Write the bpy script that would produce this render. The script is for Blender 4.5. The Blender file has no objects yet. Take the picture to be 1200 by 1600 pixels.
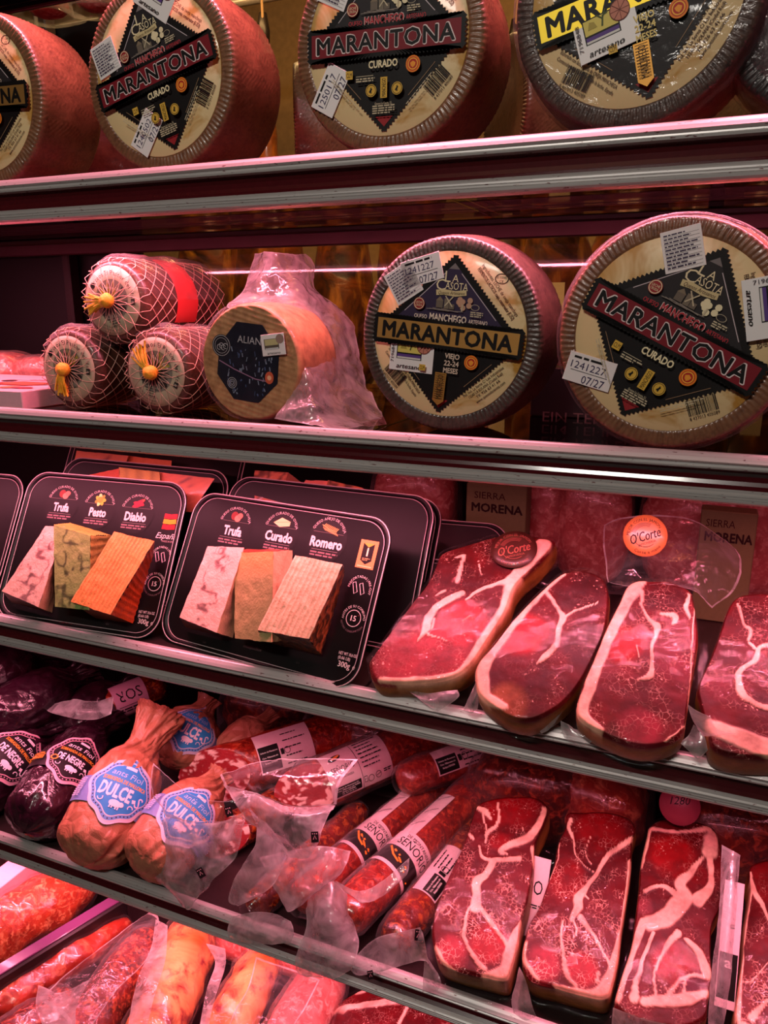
import bpy, math, random
import numpy as np
from mathutils import Vector, Matrix

random.seed(7)
rng = np.random.default_rng(7)
SC = bpy.context.scene
COL = SC.collection

# ---------------------------------------------------------------- camera
F_PX, CX, CY = 1200.0, 600.0, 800.0            # 1200 x 1600 frame
PITCH = math.atan(313 / 1200); YAW = math.radians(22.9)
FWD = np.array([-math.sin(YAW) * math.cos(PITCH), math.cos(YAW) * math.cos(PITCH), -math.sin(PITCH)])
RGT = np.array([math.cos(YAW), math.sin(YAW), 0.0])
UPV = np.cross(RGT, FWD)
CAM = np.array([0.0, 0.0, 1.45])
cd = bpy.data.cameras.new('camera'); cam = bpy.data.objects.new('camera', cd); COL.objects.link(cam)
cd.sensor_fit = 'VERTICAL'; cd.sensor_height = 36.0; cd.lens = 36.0 * F_PX / 1600.0
cd.clip_start = 0.05; cd.clip_end = 50
cam.matrix_world = Matrix(((RGT[0], UPV[0], -FWD[0], CAM[0]), (RGT[1], UPV[1], -FWD[1], CAM[1]),
                           (RGT[2], UPV[2], -FWD[2], CAM[2]), (0, 0, 0, 1)))
SC.camera = cam
SC.view_settings.view_transform = 'Standard'; SC.view_settings.look = 'None'
SC.view_settings.gamma = 1.0; SC.view_settings.use_curve_mapping = False
SC.view_settings.exposure = 0.0
SC.cycles.max_bounces = 10; SC.cycles.transparent_max_bounces = 24
SC.cycles.caustics_reflective = False; SC.cycles.caustics_refractive = False
SC.cycles.sample_clamp_indirect = 4.0

# ---------------------------------------------------------------- world and lamps
W = bpy.data.worlds.new('room_ambient'); SC.world = W; W.use_nodes = True
W.node_tree.nodes['Background'].inputs[0].default_value = (0.55, 0.45, 0.42, 1)
W.node_tree.nodes['Background'].inputs[1].default_value = 0.015

def area(name, loc, target, sx, sy, power, color, spread=math.pi):
    l = bpy.data.lights.new(name, 'AREA'); l.shape = 'RECTANGLE'; l.size = sx; l.size_y = sy
    l.energy = power; l.color = color; l.spread = spread
    o = bpy.data.objects.new(name, l); COL.objects.link(o); o.location = loc
    d = Vector(target) - Vector(loc)
    o.rotation_euler = d.to_track_quat('-Z', 'Y').to_euler()
    return o
PINK = (1.0, 0.25, 0.36)
# shop ceiling lamp in front of the case (behind and above the camera)
area('shop_ceiling_lamp', (-0.3, -0.9, 2.55), (-0.3, 0.85, 1.40), 0.5, 0.12, 16, (1.0, 0.93, 0.84))
# warm lamp of the room behind the case, where the hams hang
area('back_room_lamp', (-0.9, 1.65, 2.6), (-0.9, 2.3, 1.5), 1.6, 0.25, 30, (1.0, 0.62, 0.24))
# shelf heights: top of the front rail, underside of the front rail, deck the goods stand on
RAIL_Y = 0.75
SHELF = {1: (1.607, 1.556, 1.606), 2: (1.325, 1.278, 1.318), 3: (1.016, 0.968, 1.008), 4: (0.621, 0.575, 0.613)}
STRIP_W = {0: 8.5, 1: 10.0, 2: 8.5, 3: 8.5, 4: 7.5}
STRIP_Y = {0: .80, 1: .812, 2: .778, 3: .778, 4: .79}
STRIP_AIM = {0: .05, 1: .12, 2: .05, 3: .0, 4: .06}          # how far back the strip leans, per 0.3 m of drop
STRIP_SPREAD = {0: 80, 1: 150, 2: 142, 3: 118, 4: 140}
def strip_lamp(k, z):
    area('pink_strip_lamp', (-0.55, STRIP_Y[k], z), (-0.55, STRIP_Y[k] + STRIP_AIM[k], z - 0.30), 2.5, 0.012, STRIP_W[k], PINK, math.radians(STRIP_SPREAD[k]))
for k_ in (1, 2, 3, 4): strip_lamp(k_, SHELF[k_][1] + 0.004)
strip_lamp(0, 1.93)

# ---------------------------------------------------------------- unprojection helpers
def ray(px, py): return FWD * F_PX + RGT * (px - CX) - UPV * (py - CY)
def atY(px, py, Y):
    d = ray(px, py); return CAM + d * (Y - CAM[1]) / d[1]
def atZ(px, py, Z):
    d = ray(px, py); return CAM + d * (Z - CAM[2]) / d[2]
def mpp(px, py, Y):                       # metres per picture pixel at a point of the scene
    v = atY(px, py, Y) - CAM; return float(v @ FWD) / F_PX
def unit(v):
    v = np.asarray(v, float); return v / (np.linalg.norm(v) + 1e-12)
class Frame:                              # local frame: u, v in the surface, n out of it
    def __init__(s, o, u, v, n): s.o, s.u, s.v, s.n = map(lambda a: np.asarray(a, float), (o, u, v, n))
    def pt(s, u, v, n=0.0):
        u, v, n = np.broadcast_arrays(np.asarray(u, float), np.asarray(v, float), np.asarray(n, float))
        return s.o + u[..., None] * s.u + v[..., None] * s.v + n[..., None] * s.n
    def hit(s, px, py):                   # picture pixel -> (u, v) on the plane
        d = ray(px, py); t = ((s.o - CAM) @ s.n) / (d @ s.n); q = CAM + d * t - s.o
        return float(q @ s.u), float(q @ s.v)
def slope_frame(o, tilt, yaw=0.0, roll=0.0):     # plane leaning back: tilt degrees above the horizontal
    t, y, r = map(math.radians, (tilt, yaw, roll))
    u = np.array([math.cos(y), math.sin(y), 0]); b = np.array([-math.sin(y), math.cos(y), 0])
    v = b * math.cos(t) + np.array([0, 0, 1]) * math.sin(t); n = np.cross(u, v)
    u2 = u * math.cos(r) + v * math.sin(r); v2 = -u * math.sin(r) + v * math.cos(r)
    return Frame(o, u2, v2, n)
def axis_frame(a, b, hint=(0, 0, 1)):            # n along a->b
    n = unit(np.asarray(b) - np.asarray(a)); u = unit(np.cross(hint, n)); v = np.cross(n, u)
    return Frame(a, u, v, n)

def hash3(ix, iy, iz, seed):
    h = (ix.astype(np.int64) * 374761393 + iy.astype(np.int64) * 668265263 + iz.astype(np.int64) * 2147483647 + seed * 974634777) & 0xffffffff
    h = ((h ^ (h >> 13)) * 1274126177) & 0xffffffff
    h = (h ^ (h >> 16)) & 0xffffff
    return h / float(0xffffff) * 2 - 1
def noise(P, scale=1.0, seed=0, octs=1):          # value noise in -1..1
    P = np.asarray(P, float)
    tot = np.zeros(P.shape[:-1]); amp = 1.0; s = 0.0
    for o in range(octs):
        Q = P * scale * (2 ** o) + 11.3 * (o + 1); i = np.floor(Q); f = Q - i; f = f * f * (3 - 2 * f)
        i = i.astype(np.int64); r = 0
        for dx in (0, 1):
            for dy in (0, 1):
                for dz in (0, 1):
                    w = (f[..., 0] if dx else 1 - f[..., 0]) * (f[..., 1] if dy else 1 - f[..., 1]) * (f[..., 2] if dz else 1 - f[..., 2])
                    r = r + w * hash3(i[..., 0] + dx, i[..., 1] + dy, i[..., 2] + dz, seed + o)
        tot += amp * r; s += amp; amp *= 0.5
    return tot / s
def sstep(a, b, x):
    t = np.clip((np.asarray(x, float) - a) / (b - a), 0, 1); return t * t * (3 - 2 * t)

# ---------------------------------------------------------------- object helpers
def tagp(o, label=None, cat=None, group=None, kind=None):
    if label: o['label'] = label
    if cat: o['category'] = cat
    if group: o['group'] = group
    if kind: o['kind'] = kind
    return o
def thing(name, label, cat, loc, group=None):
    o = bpy.data.objects.new(name, None); COL.objects.link(o); o.location = [float(a) for a in loc]
    o.empty_display_size = 0.03
    o['_org'] = [float(a) for a in loc]
    return tagp(o, label, cat, group)
def org(o):
    while o.parent: o = o.parent
    return np.array(o['_org'])
def mesh_data(name, V, F, mats, smooth=True, col=None, fmat=None):
    me = bpy.data.meshes.new(name)
    V = np.asarray(V, np.float32).reshape(-1, 3)
    if isinstance(F, np.ndarray):
        n, k = F.shape
        me.vertices.add(len(V)); me.vertices.foreach_set('co', V.ravel())
        me.loops.add(n * k); me.loops.foreach_set('vertex_index', F.astype(np.int32).ravel())
        me.polygons.add(n); me.polygons.foreach_set('loop_start', np.arange(0, n * k, k, dtype=np.int32))
        me.update(calc_edges=True)
    else:
        me.from_pydata(V.tolist(), [], [list(map(int, f)) for f in F]); me.update()
    me.polygons.foreach_set('use_smooth', np.full(len(me.polygons), smooth, dtype=bool))
    for m in (mats if isinstance(mats, (list, tuple)) else [mats]): me.materials.append(m)
    if fmat is not None: me.polygons.foreach_set('material_index', np.asarray(fmat, np.int32))
    if col is not None:
        c = np.asarray(col, np.float32)
        if c.shape[1] == 3: c = np.hstack([c, np.ones((len(c), 1), np.float32)])
        a = me.attributes.new('Col', 'FLOAT_COLOR', 'POINT'); a.data.foreach_set('color', c.ravel())
    return me
def put(name, me, parent=None, **k):
    o = bpy.data.objects.new(name, me); COL.objects.link(o)
    if parent is not None: o.parent = parent
    return tagp(o, **k)
def mesh(name, V, F, mats, parent=None, smooth=True, col=None, fmat=None, local=False, **k):
    V = np.asarray(V, float).reshape(-1, 3)
    if parent is not None:
        if not local: V = V - org(parent)
        return put(name, mesh_data(name, V, F, mats, smooth, col, fmat), parent, **k)
    b = np.array([V[:, 0].mean(), V[:, 1].mean(), V[:, 2].min()])
    o = put(name, mesh_data(name, V - b, F, mats, smooth, col, fmat), None, **k)
    o.location = b.tolist(); o['_org'] = b.tolist()
    return o
def gridF(nu, nv, cu=False, cv=False, base=0, flip=False):     # nu x nv verts, index = i*nv + j
    i = np.arange(nu if cu else nu - 1); j = np.arange(nv if cv else nv - 1)
    I, J = np.meshgrid(i, j, indexing='ij'); I2 = (I + 1) % nu; J2 = (J + 1) % nv
    q = np.stack([I * nv + J, I2 * nv + J, I2 * nv + J2, I * nv + J2], -1).reshape(-1, 4) + base
    return q[:, ::-1] if flip else q
def box(c, s, R=None):
    c = np.asarray(c, float); h = np.asarray(s, float) / 2
    V = np.array([[x, y, z] for x in (-1, 1) for y in (-1, 1) for z in (-1, 1)]) * h
    if R is not None: V = V @ np.asarray(R).T
    F = np.array([[0, 1, 3, 2], [4, 6, 7, 5], [0, 4, 5, 1], [2, 3, 7, 6], [0, 2, 6, 4], [1, 5, 7, 3]])
    return V + c, F
def bevbox(c, s, b, R=None):               # box with chamfered edges (8 verts -> 24)
    h = np.asarray(s, float) / 2; V = []; idx = {}
    for sx in (-1, 1):
        for sy in (-1, 1):
            for sz in (-1, 1):
                for ax in range(3):
                    p = [sx * (h[0] - b), sy * (h[1] - b), sz * (h[2] - b)]; p[ax] = (sx, sy, sz)[ax] * h[ax]
                    idx[(sx, sy, sz, ax)] = len(V); V.append(p)
    F = []
    for ax in range(3):
        a, c2 = [k for k in range(3) if k != ax]
        for s0 in (-1, 1):
            q = []
            for (p1, p2) in ((-1, -1), (1, -1), (1, 1), (-1, 1)):
                k = [0, 0, 0]; k[ax] = s0; k[a] = p1; k[c2] = p2; q.append(idx[(*k, ax)])
            F.append(q if (s0 > 0) == (ax != 1) else q[::-1])
        for p1 in (-1, 1):
            for p2 in (-1, 1):
                q = []
                for (s0, axx) in ((-1, a), (1, a), (1, c2), (-1, c2)):
                    k = [0, 0, 0]; k[ax] = s0; k[a] = p1; k[c2] = p2; q.append(idx[(*k, axx)])
                F.append(q)
    for sx in (-1, 1):
        for sy in (-1, 1):
            for sz in (-1, 1): F.append([idx[(sx, sy, sz, k)] for k in range(3)])
    V = np.array(V)
    if R is not None: V = V @ np.asarray(R).T
    return V + np.asarray(c, float), F
class MB:
    def __init__(s): s.V = []; s.F = []; s.C = []; s.M = []; s.n = 0
    def add(s, V, F, col=None, m=0):
        V = np.asarray(V, float).reshape(-1, 3); s.V.append(V)
        for f in (F.tolist() if isinstance(F, np.ndarray) else F): s.F.append([int(i) + s.n for i in f]); s.M.append(m)
        if col is not None: s.C.append(np.broadcast_to(np.asarray(col, float), (len(V), 4 if len(np.shape(col)) == 1 and len(col) == 4 else 3 if len(np.shape(col)) == 1 else np.shape(col)[1])))
        s.n += len(V)
    def build(s, name, mats, parent=None, smooth=False, **k):
        return mesh(name, np.vstack(s.V), s.F, mats, parent, smooth, np.vstack(s.C) if s.C else None, s.M if isinstance(mats, list) else None, **k)
def catmull(P, n):                          # P: k x d control points -> n samples (ends kept)
    P = np.asarray(P, float); k = len(P)
    if k == 2:
        t = np.linspace(0, 1, n)[:, None].reshape((n,) + (1,) * (P.ndim - 1)); return P[0] * (1 - t) + P[1] * t
    Q = np.concatenate([2 * P[:1] - P[1:2], P, 2 * P[-1:] - P[-2:-1]])
    t = np.linspace(0, k - 1 - 1e-9, n); i = t.astype(int); f = (t - i).reshape((n,) + (1,) * (P.ndim - 1))
    a, b, c, d = Q[i], Q[i + 1], Q[i + 2], Q[i + 3]
    return 0.5 * (2 * b + (c - a) * f + (2 * a - 5 * b + 4 * c - d) * f ** 2 + (3 * b - a - 3 * c + d) * f ** 3)
def loft(rows, nu, nv, wr=0.0, wscale=60, seed=0, aniso=None):    # rows of equal counts of 3-D points -> smooth sheet
    R = np.asarray(rows, float); A = catmull(R, nu)
    G = catmull(np.swapaxes(A, 0, 1), nv).swapaxes(0, 1)
    if wr:
        du = np.gradient(G, axis=0); dv = np.gradient(G, axis=1); N = np.cross(du, dv)
        N /= np.linalg.norm(N, axis=-1, keepdims=True) + 1e-9
        Q = G if aniso is None else G * np.asarray(aniso)
        w = noise(Q, wscale, seed, 3); w = np.where(w > 0, w, w * 0.4) + 0.6 * (0.5 - np.abs(noise(Q, wscale * 0.6, seed + 9)))
        G = G + N * (w * wr)[..., None]
    return G.reshape(-1, 3), gridF(nu, nv)
def tube(pts, r, n=8, closed=False, cap=True):
    P = np.asarray(pts, float); m = len(P); r = np.broadcast_to(np.asarray(r, float), (m,))
    T = np.gradient(P, axis=0); T /= np.linalg.norm(T, axis=1, keepdims=True) + 1e-12
    u = np.cross(T[0], (0.13, 0.21, 0.97)); u = unit(u); V = []
    for i in range(m):
        u = unit(u - T[i] * (u @ T[i])); w = np.cross(T[i], u)
        a = np.linspace(0, 2 * math.pi, n, endpoint=False)
        V.append(P[i] + r[i] * (np.cos(a)[:, None] * u + np.sin(a)[:, None] * w))
    V = np.vstack(V); F = gridF(m, n, cv=True).tolist()
    if cap: F += [list(range(n))[::-1], list(range((m - 1) * n, m * n))]
    return V, F
def lathe(fr, prof, n=48, wob=None, seed=0, wscale=30):     # prof: (r, h) pairs along fr.n
    prof = np.asarray(prof, float); a = np.linspace(0, 2 * math.pi, n, endpoint=False)
    r = prof[:, 0][:, None] * np.ones(n); h = prof[:, 1][:, None] * np.ones(n)
    P = fr.pt(r * np.cos(a), r * np.sin(a), h)
    if wob:
        N = np.cos(a)[None, :, None] * fr.u + np.sin(a)[None, :, None] * fr.v
        P = P + N * (wob * noise(P, wscale, seed, 3) * np.minimum(1, prof[:, 0][:, None] / (prof[:, 0].max() * 0.3)))[..., None]
    return P.reshape(-1, 3), gridF(len(prof), n, cv=True)

# ---------------------------------------------------------------- materials
def S(r, g, b):                              # sRGB 0-255 -> linear
    return tuple(((c / 255) / 12.92 if c / 255 <= 0.04045 else ((c / 255 + 0.055) / 1.055) ** 2.4) for c in (r, g, b))
class NT:
    def __init__(s, name):
        s.m = bpy.data.materials.new(name); s.m.use_nodes = True; s.t = s.m.node_tree; s.t.nodes.clear()
        s.out = s.t.nodes.new('ShaderNodeOutputMaterial')
    def n(s, typ, **k):
        nd = s.t.nodes.new('ShaderNode' + typ)
        for a, v in k.items():
            if a.startswith('i_'):
                key = a[2:]; key = int(key) if key.isdigit() else key.replace('_', ' ')
                s.set(nd.inputs[key], v)
            else: setattr(nd, a, v)
        return nd
    def set(s, sock, v):
        if isinstance(v, bpy.types.NodeSocket): s.t.links.new(v, sock)
        elif isinstance(v, tuple) and len(v) == 3 and sock.type == 'RGBA': sock.default_value = (*v, 1)
        else: sock.default_value = v
    def coords(s, kind='Object', scale=(1, 1, 1), rot=(0, 0, 0)):
        tc = s.n('TexCoord'); mp = s.n('Mapping'); s.t.links.new(tc.outputs[kind], mp.inputs[0])
        mp.inputs['Scale'].default_value = scale; mp.inputs['Rotation'].default_value = rot; return mp.outputs[0]
    def noise(s, vec, scale, detail=3, rough=0.55, dist=0.0):
        nd = s.n('TexNoise', i_Scale=scale, i_Detail=detail, i_Roughness=rough, i_Distortion=dist); s.set(nd.inputs['Vector'], vec); return nd.outputs['Fac']
    def vor(s, vec, scale, feature='F1', rand=1.0):
        nd = s.n('TexVoronoi', feature=feature, i_Scale=scale, i_Randomness=rand); s.set(nd.inputs['Vector'], vec); return nd.outputs['Distance']
    def ramp(s, fac, a, b, ca=(0, 0, 0), cb=(1, 1, 1)):
        nd = s.n('ValToRGB'); s.set(nd.inputs[0], fac); e = nd.color_ramp.elements
        e[0].position, e[1].position = a, b; e[0].color = (*ca, 1); e[1].color = (*cb, 1); return nd.outputs[0]
    def mix(s, fac, a, b):
        nd = s.n('MixRGB'); s.set(nd.inputs[0], fac); s.set(nd.inputs[1], a); s.set(nd.inputs[2], b); return nd.outputs[0]
    def math(s, op, a, b=0.0):
        nd = s.n('Math', operation=op); s.set(nd.inputs[0], a); s.set(nd.inputs[1], b); return nd.outputs[0]
    def bump(s, h, strength, dist=0.002):
        nd = s.n('Bump', i_Strength=strength, i_Distance=dist); s.set(nd.inputs['Height'], h); return nd.outputs[0]
    def attr(s, name='Col'): return s.n('Attribute', attribute_name=name)
    def bsdf(s, color, rough=0.5, metal=0.0, normal=None, spec=0.5, coat=0.0, sss=0.0, **k):
        b = s.n('BsdfPrincipled'); s.set(b.inputs['Base Color'], color); s.set(b.inputs['Roughness'], rough); s.set(b.inputs['Metallic'], metal)
        b.inputs['Specular IOR Level'].default_value = spec; b.inputs['Coat Weight'].default_value = coat; b.inputs['Coat Roughness'].default_value = 0.08
        if normal is not None: s.set(b.inputs['Normal'], normal)
        for a, v in k.items(): s.set(b.inputs[a.replace('_', ' ')], v)
        return b.outputs[0]
    def done(s, surf): s.t.links.new(surf, s.out.inputs['Surface']); return s.m
def plain(name, c, rough=0.5, metal=0.0, coat=0.0, bs=0.0, bscale=200, var=0.0, spec=0.5):
    t = NT(name); v = t.coords(); nz = t.noise(v, bscale)
    c1 = tuple(x * (1 - var) for x in c); c2 = tuple(min(1, x * (1 + var)) for x in c)
    col = t.ramp(nz, 0.3, 0.7, c1, c2)
    return t.done(t.bsdf(col, rough, metal, t.bump(nz, bs) if bs else None, spec, coat))
def film(name, base=0.10, edge=0.45, tint=(1, 0.95, 0.96), rough=0.12, bs=0.35, bscale=55, gloss=1.0):
    # clear plastic: a little white haze, more of it edge-on, and a sharp gloss over it
    t = NT(name); v = t.coords()
    h = t.math('ADD', t.noise(v, bscale, 4, 0.6, 0.8), t.math('MULTIPLY', t.vor(v, bscale * 0.7, 'DISTANCE_TO_EDGE'), 0.8))
    nrm = t.bump(h, bs, 0.004)
    lw = t.n('LayerWeight', i_Blend=0.5); t.set(lw.inputs['Normal'], nrm); fc = lw.outputs['Facing']
    tr = t.n('BsdfTransparent'); tr.inputs[0].default_value = (*tint, 1)
    df = t.n('BsdfDiffuse'); df.inputs[0].default_value = (0.8, 0.78, 0.78, 1); tl = t.n('BsdfTranslucent'); tl.inputs[0].default_value = (0.85, 0.8, 0.82, 1)
    m0 = t.n('MixShader'); m0.inputs[0].default_value = 0.6; t.set(m0.inputs[1], df.outputs[0]); t.set(m0.inputs[2], tl.outputs[0])
    m1 = t.n('MixShader'); t.set(m1.inputs[0], t.math('MULTIPLY', t.math('ADD', t.math('MULTIPLY', t.math('POWER', fc, 2.0), edge), base), t.ramp(t.noise(v, 26, 4, .6, 1.0), .36, .66, (.45, .45, .45), (1.3, 1.3, 1.3)))); t.set(m1.inputs[1], tr.outputs[0]); t.set(m1.inputs[2], m0.outputs[0])
    gs = t.n('BsdfGlossy'); gs.inputs['Roughness'].default_value = rough; t.set(gs.inputs['Normal'], nrm)
    m2 = t.n('MixShader'); t.set(m2.inputs[0], t.math('ADD', t.math('MULTIPLY', t.math('POWER', fc, 4.0), 0.5 * gloss), 0.03 * gloss)); t.set(m2.inputs[1], m1.outputs[0]); t.set(m2.inputs[2], gs.outputs[0])
    return t.done(m2.outputs[0])
def mat_print():                              # ink: colour from the print itself, alpha = foil
    t = NT('ink_print'); a = t.attr(); v = t.coords()
    return t.done(t.bsdf(a.outputs['Color'], 0.55, t.math('SUBTRACT', 1.0, a.outputs['Alpha']), t.bump(t.noise(v, 90, 2), 0.06), 0.25, 0.0))
INK = mat_print()
def foil_c(c): return (*c, 0.05)
def mat_col(name, rough=0.5, coat=0.0, bs=0.2, bscale=300, sss=0.0):
    t = NT(name); a = t.attr(); v = t.coords(); nz = t.noise(v, bscale, 4)
    c = t.mix(0.25, a.outputs['Color'], t.mix(1.0, a.outputs['Color'], nz)); t.t.nodes[-1].blend_type = 'MIX'
    return t.done(t.bsdf(a.outputs['Color'], rough, 0, t.bump(nz, bs), 0.5, coat))

# ---------------------------------------------------------------- flat print (lettering and marks)
_TX = {}
def glyphs(s, bold=0.0, shear=0.0, space=1.0, res=2):
    k = (s, bold, shear, space)
    if k not in _TX:
        cu = bpy.data.curves.new('lettering', 'FONT'); cu.body = s; cu.size = 1.0; cu.offset = bold; cu.shear = shear; cu.space_character = space
        cu.resolution_u = res; o = bpy.data.objects.new('lettering', cu)
        me = bpy.data.meshes.new_from_object(o)
        V = np.zeros(len(me.vertices) * 3); me.vertices.foreach_get('co', V); V = V.reshape(-1, 3)[:, :2]
        F = [list(p.vertices) for p in me.polygons]
        bpy.data.objects.remove(o); bpy.data.curves.remove(cu); bpy.data.meshes.remove(me)
        _TX[k] = (V, F)
    return _TX[k]
class Print:
    STEP = 0.00012
    def __init__(s, h0=0.0003, step=None): s.V = []; s.F = []; s.C = []; s.n = 0; s.h = h0; s.step = step or Print.STEP
    def raw(s, V, F, c, up=True):
        V = np.asarray(V, float)
        if len(V) == 0: return
        if up: s.h += s.step
        s.V.append(np.hstack([V, np.full((len(V), 1), s.h)])); c = tuple(c) if len(c) == 4 else (*c, 1.0)
        s.C.append(np.tile(c, (len(V), 1))); s.F += [[i + s.n for i in f] for f in F]; s.n += len(V)
    def xf(s, V, x, y, ang):
        a = math.radians(ang); c, q = math.cos(a), math.sin(a)
        return np.stack([x + V[:, 0] * c - V[:, 1] * q, y + V[:, 0] * q + V[:, 1] * c], 1)
    def text(s, t, x, y, h, c, ang=0, w=None, bold=0.0, shear=0.0, align='C', space=1.0, up=True):
        b = max(0.0, bold * 1.15); V, F = glyphs(t, 0.0, shear, space)
        if len(V) == 0: return
        k = h / 0.70; x0, x1 = V[:, 0].min(), V[:, 0].max(); kx = k if w is None else w / (x1 - x0)
        off = {'C': (x0 + x1) / 2, 'L': x0, 'R': x1}[align]
        Q = np.stack([(V[:, 0] - off) * kx, (V[:, 1] - 0.35) * k], 1)
        s.raw(s.xf(Q, x, y, ang), F, c, up)
        if b > 0:                              # heavier weight: the same letters a hair to every side
            for dx, dy in ((1, 0), (-1, 0), (0, 1), (0, -1), (.7, .7), (-.7, .7), (.7, -.7), (-.7, -.7))[:8 if b > .024 else 2]:
                s.h += 5e-6; s.raw(s.xf(Q + (dx * b * kx, dy * b * k), x, y, ang), F, c, False)
    def arc(s, t, cx, cy, r, a0, h, c, bold=0.0, step=None, up=True, inward=False):   # text along a circle, a0 = middle angle (deg)
        ws = []; 
        for ch in t:
            V, F = glyphs(ch); ws.append(0.32 if len(V) == 0 else V[:, 0].max() - V[:, 0].min() + 0.12)
        k = h / 0.70; tot = sum(ws) * k; sg = 1 if inward else -1; p = -tot / 2
        if up: s.h += s.step
        for ch, w in zip(t, ws):
            V, F = glyphs(ch); a = math.radians(a0) + sg * (p + w * k / 2) / r
            if len(V):
                Q = np.stack([(V[:, 0] - (V[:, 0].max() + V[:, 0].min()) / 2) * k, (V[:, 1] - 0.35) * k], 1)
                s.raw(s.xf(Q, cx + r * math.cos(a), cy + r * math.sin(a), math.degrees(a) + (90 if inward else -90)), F, c, False)
            p += w * k
    def rect(s, x, y, w, h, c, ang=0, nx=1, ny=1, up=True):
        gx, gy = np.meshgrid(np.linspace(-w / 2, w / 2, nx + 1), np.linspace(-h / 2, h / 2, ny + 1), indexing='ij')
        s.raw(s.xf(np.stack([gx.ravel(), gy.ravel()], 1), x, y, ang), gridF(nx + 1, ny + 1).tolist(), c, up)
    def poly(s, pts, c, up=True):                 # star-shaped about its centre
        P = np.asarray(pts, float); m = P.mean(0); n = len(P)
        s.raw(np.vstack([P, m]), [[i, (i + 1) % n, n] for i in range(n)], c, up)
    def disc(s, x, y, r, c, n=28, ry=None, ang=0, up=True):
        a = np.linspace(0, 2 * math.pi, n, endpoint=False); ry = ry or r
        s.poly(s.xf(np.stack([r * np.cos(a), ry * np.sin(a)], 1), x, y, ang), c, up)
    def ring(s, x, y, r, w, c, n=32, ry=None, a0=0, a1=360, up=True):
        a = np.radians(np.linspace(a0, a1, n)); k = (ry or r) / r
        P = np.concatenate([np.stack([x + r * np.cos(a), y + r * k * np.sin(a)], 1), np.stack([x + (r - w) * np.cos(a), y + (r - w) * k * np.sin(a)], 1)])
        s.raw(P, [[i, i + 1, n + i + 1, n + i] for i in range(n - 1)], c, up)
    def line(s, pts, w, c, up=True):
        P = np.asarray(pts, float); T = np.gradient(P, axis=0); T /= np.linalg.norm(T, axis=1, keepdims=True) + 1e-12
        N = np.stack([-T[:, 1], T[:, 0]], 1) * (np.broadcast_to(np.asarray(w, float), (len(P),))[:, None] / 2); n = len(P)
        s.raw(np.vstack([P + N, P - N]), [[i, i + 1, n + i + 1, n + i] for i in range(n - 1)], c, up)
    def barcode(s, x, y, w, h, c, ang=0, seed=1):
        r = random.Random(seed); p = -w / 2; s.h += s.step
        while p < w / 2:
            b = r.choice((1, 1, 2, 3)) * w / 75; V = np.array([[p, -h / 2], [p + b, -h / 2], [p + b, h / 2], [p, h / 2]])
            s.raw(s.xf(V, x, y, ang), [[0, 1, 2, 3]], c, False); p += b + r.choice((1, 1, 2)) * w / 75
    def micro(s, x, y, w, h, rows, c, ang=0, seed=1, fill=0.55):   # print too small to read: broken dashes
        r = random.Random(seed); s.h += s.step; lh = h / rows
        for k in range(rows):
            p = -w / 2; yy = h / 2 - (k + 0.5) * lh; end = w / 2 * (1 if k < rows - 1 else r.uniform(0.2, 0.9))
            while p < end:
                b = r.uniform(1.0, 3.2) * lh; b = min(b, end - p)
                V = np.array([[p, yy - lh * fill / 2], [p + b, yy - lh * fill / 2], [p + b, yy + lh * fill / 2], [p, yy + lh * fill / 2]])
                s.raw(s.xf(V, x, y, ang), [[0, 1, 2, 3]], c, False); p += b + lh * 0.45
    def zig(s, pts, amp, n_per, c, up=True):       # polygon with pinked edges
        out = []; P = np.asarray(pts, float)
        for i in range(len(P)):
            a, b = P[i], P[(i + 1) % len(P)]; d = b - a; L = np.linalg.norm(d); k = max(2, int(L / n_per)); nn = np.array([d[1], -d[0]]) / L
            for j in range(k):
                out.append(a + d * (j / k)); out.append(a + d * ((j + 0.5) / k) + nn * amp)
        s.poly(out, c, up)
    def build(s, name, parent, fmap, mat=None, local=False, **k):
        V = np.vstack(s.V); return mesh(name, fmap(V[:, 0], V[:, 1], V[:, 2]), s.F, mat or INK, parent, False, np.vstack(s.C), local=local, **k)

# ================================================================ setting
def struct(name, c, s, m): V, F = box(c, s); return mesh(name, V, F, m, None, False, kind='structure')
M_WALL = plain('cream_plaster', S(158, 128, 84), 0.8, bs=0.1, bscale=40, var=0.12)
M_FLOOR = plain('grey_floor_tile', S(120, 112, 105), 0.5, var=0.1, bscale=6)
M_BLACK = plain('black_panel', S(8, 5, 5), 0.5, var=0.2)
M_BROWN = plain('dark_red_brown_frame', S(40, 17, 15), 0.42, var=0.15, bscale=30)
struct('floor', (-0.6, 1.0, -0.03), (6, 7, 0.06), M_FLOOR)
struct('ceiling', (-0.6, 1.9, 2.83), (6, 5.2, 0.06), M_WALL)
struct('wall_back', (-0.6, 3.3, 1.4), (6, 0.1, 2.8), M_WALL)
struct('wall_left', (-3.6, 1.9, 1.4), (0.1, 5.2, 2.8), M_WALL)
struct('wall_right', (2.4, 1.9, 1.4), (0.1, 5.2, 2.8), M_WALL)

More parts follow.
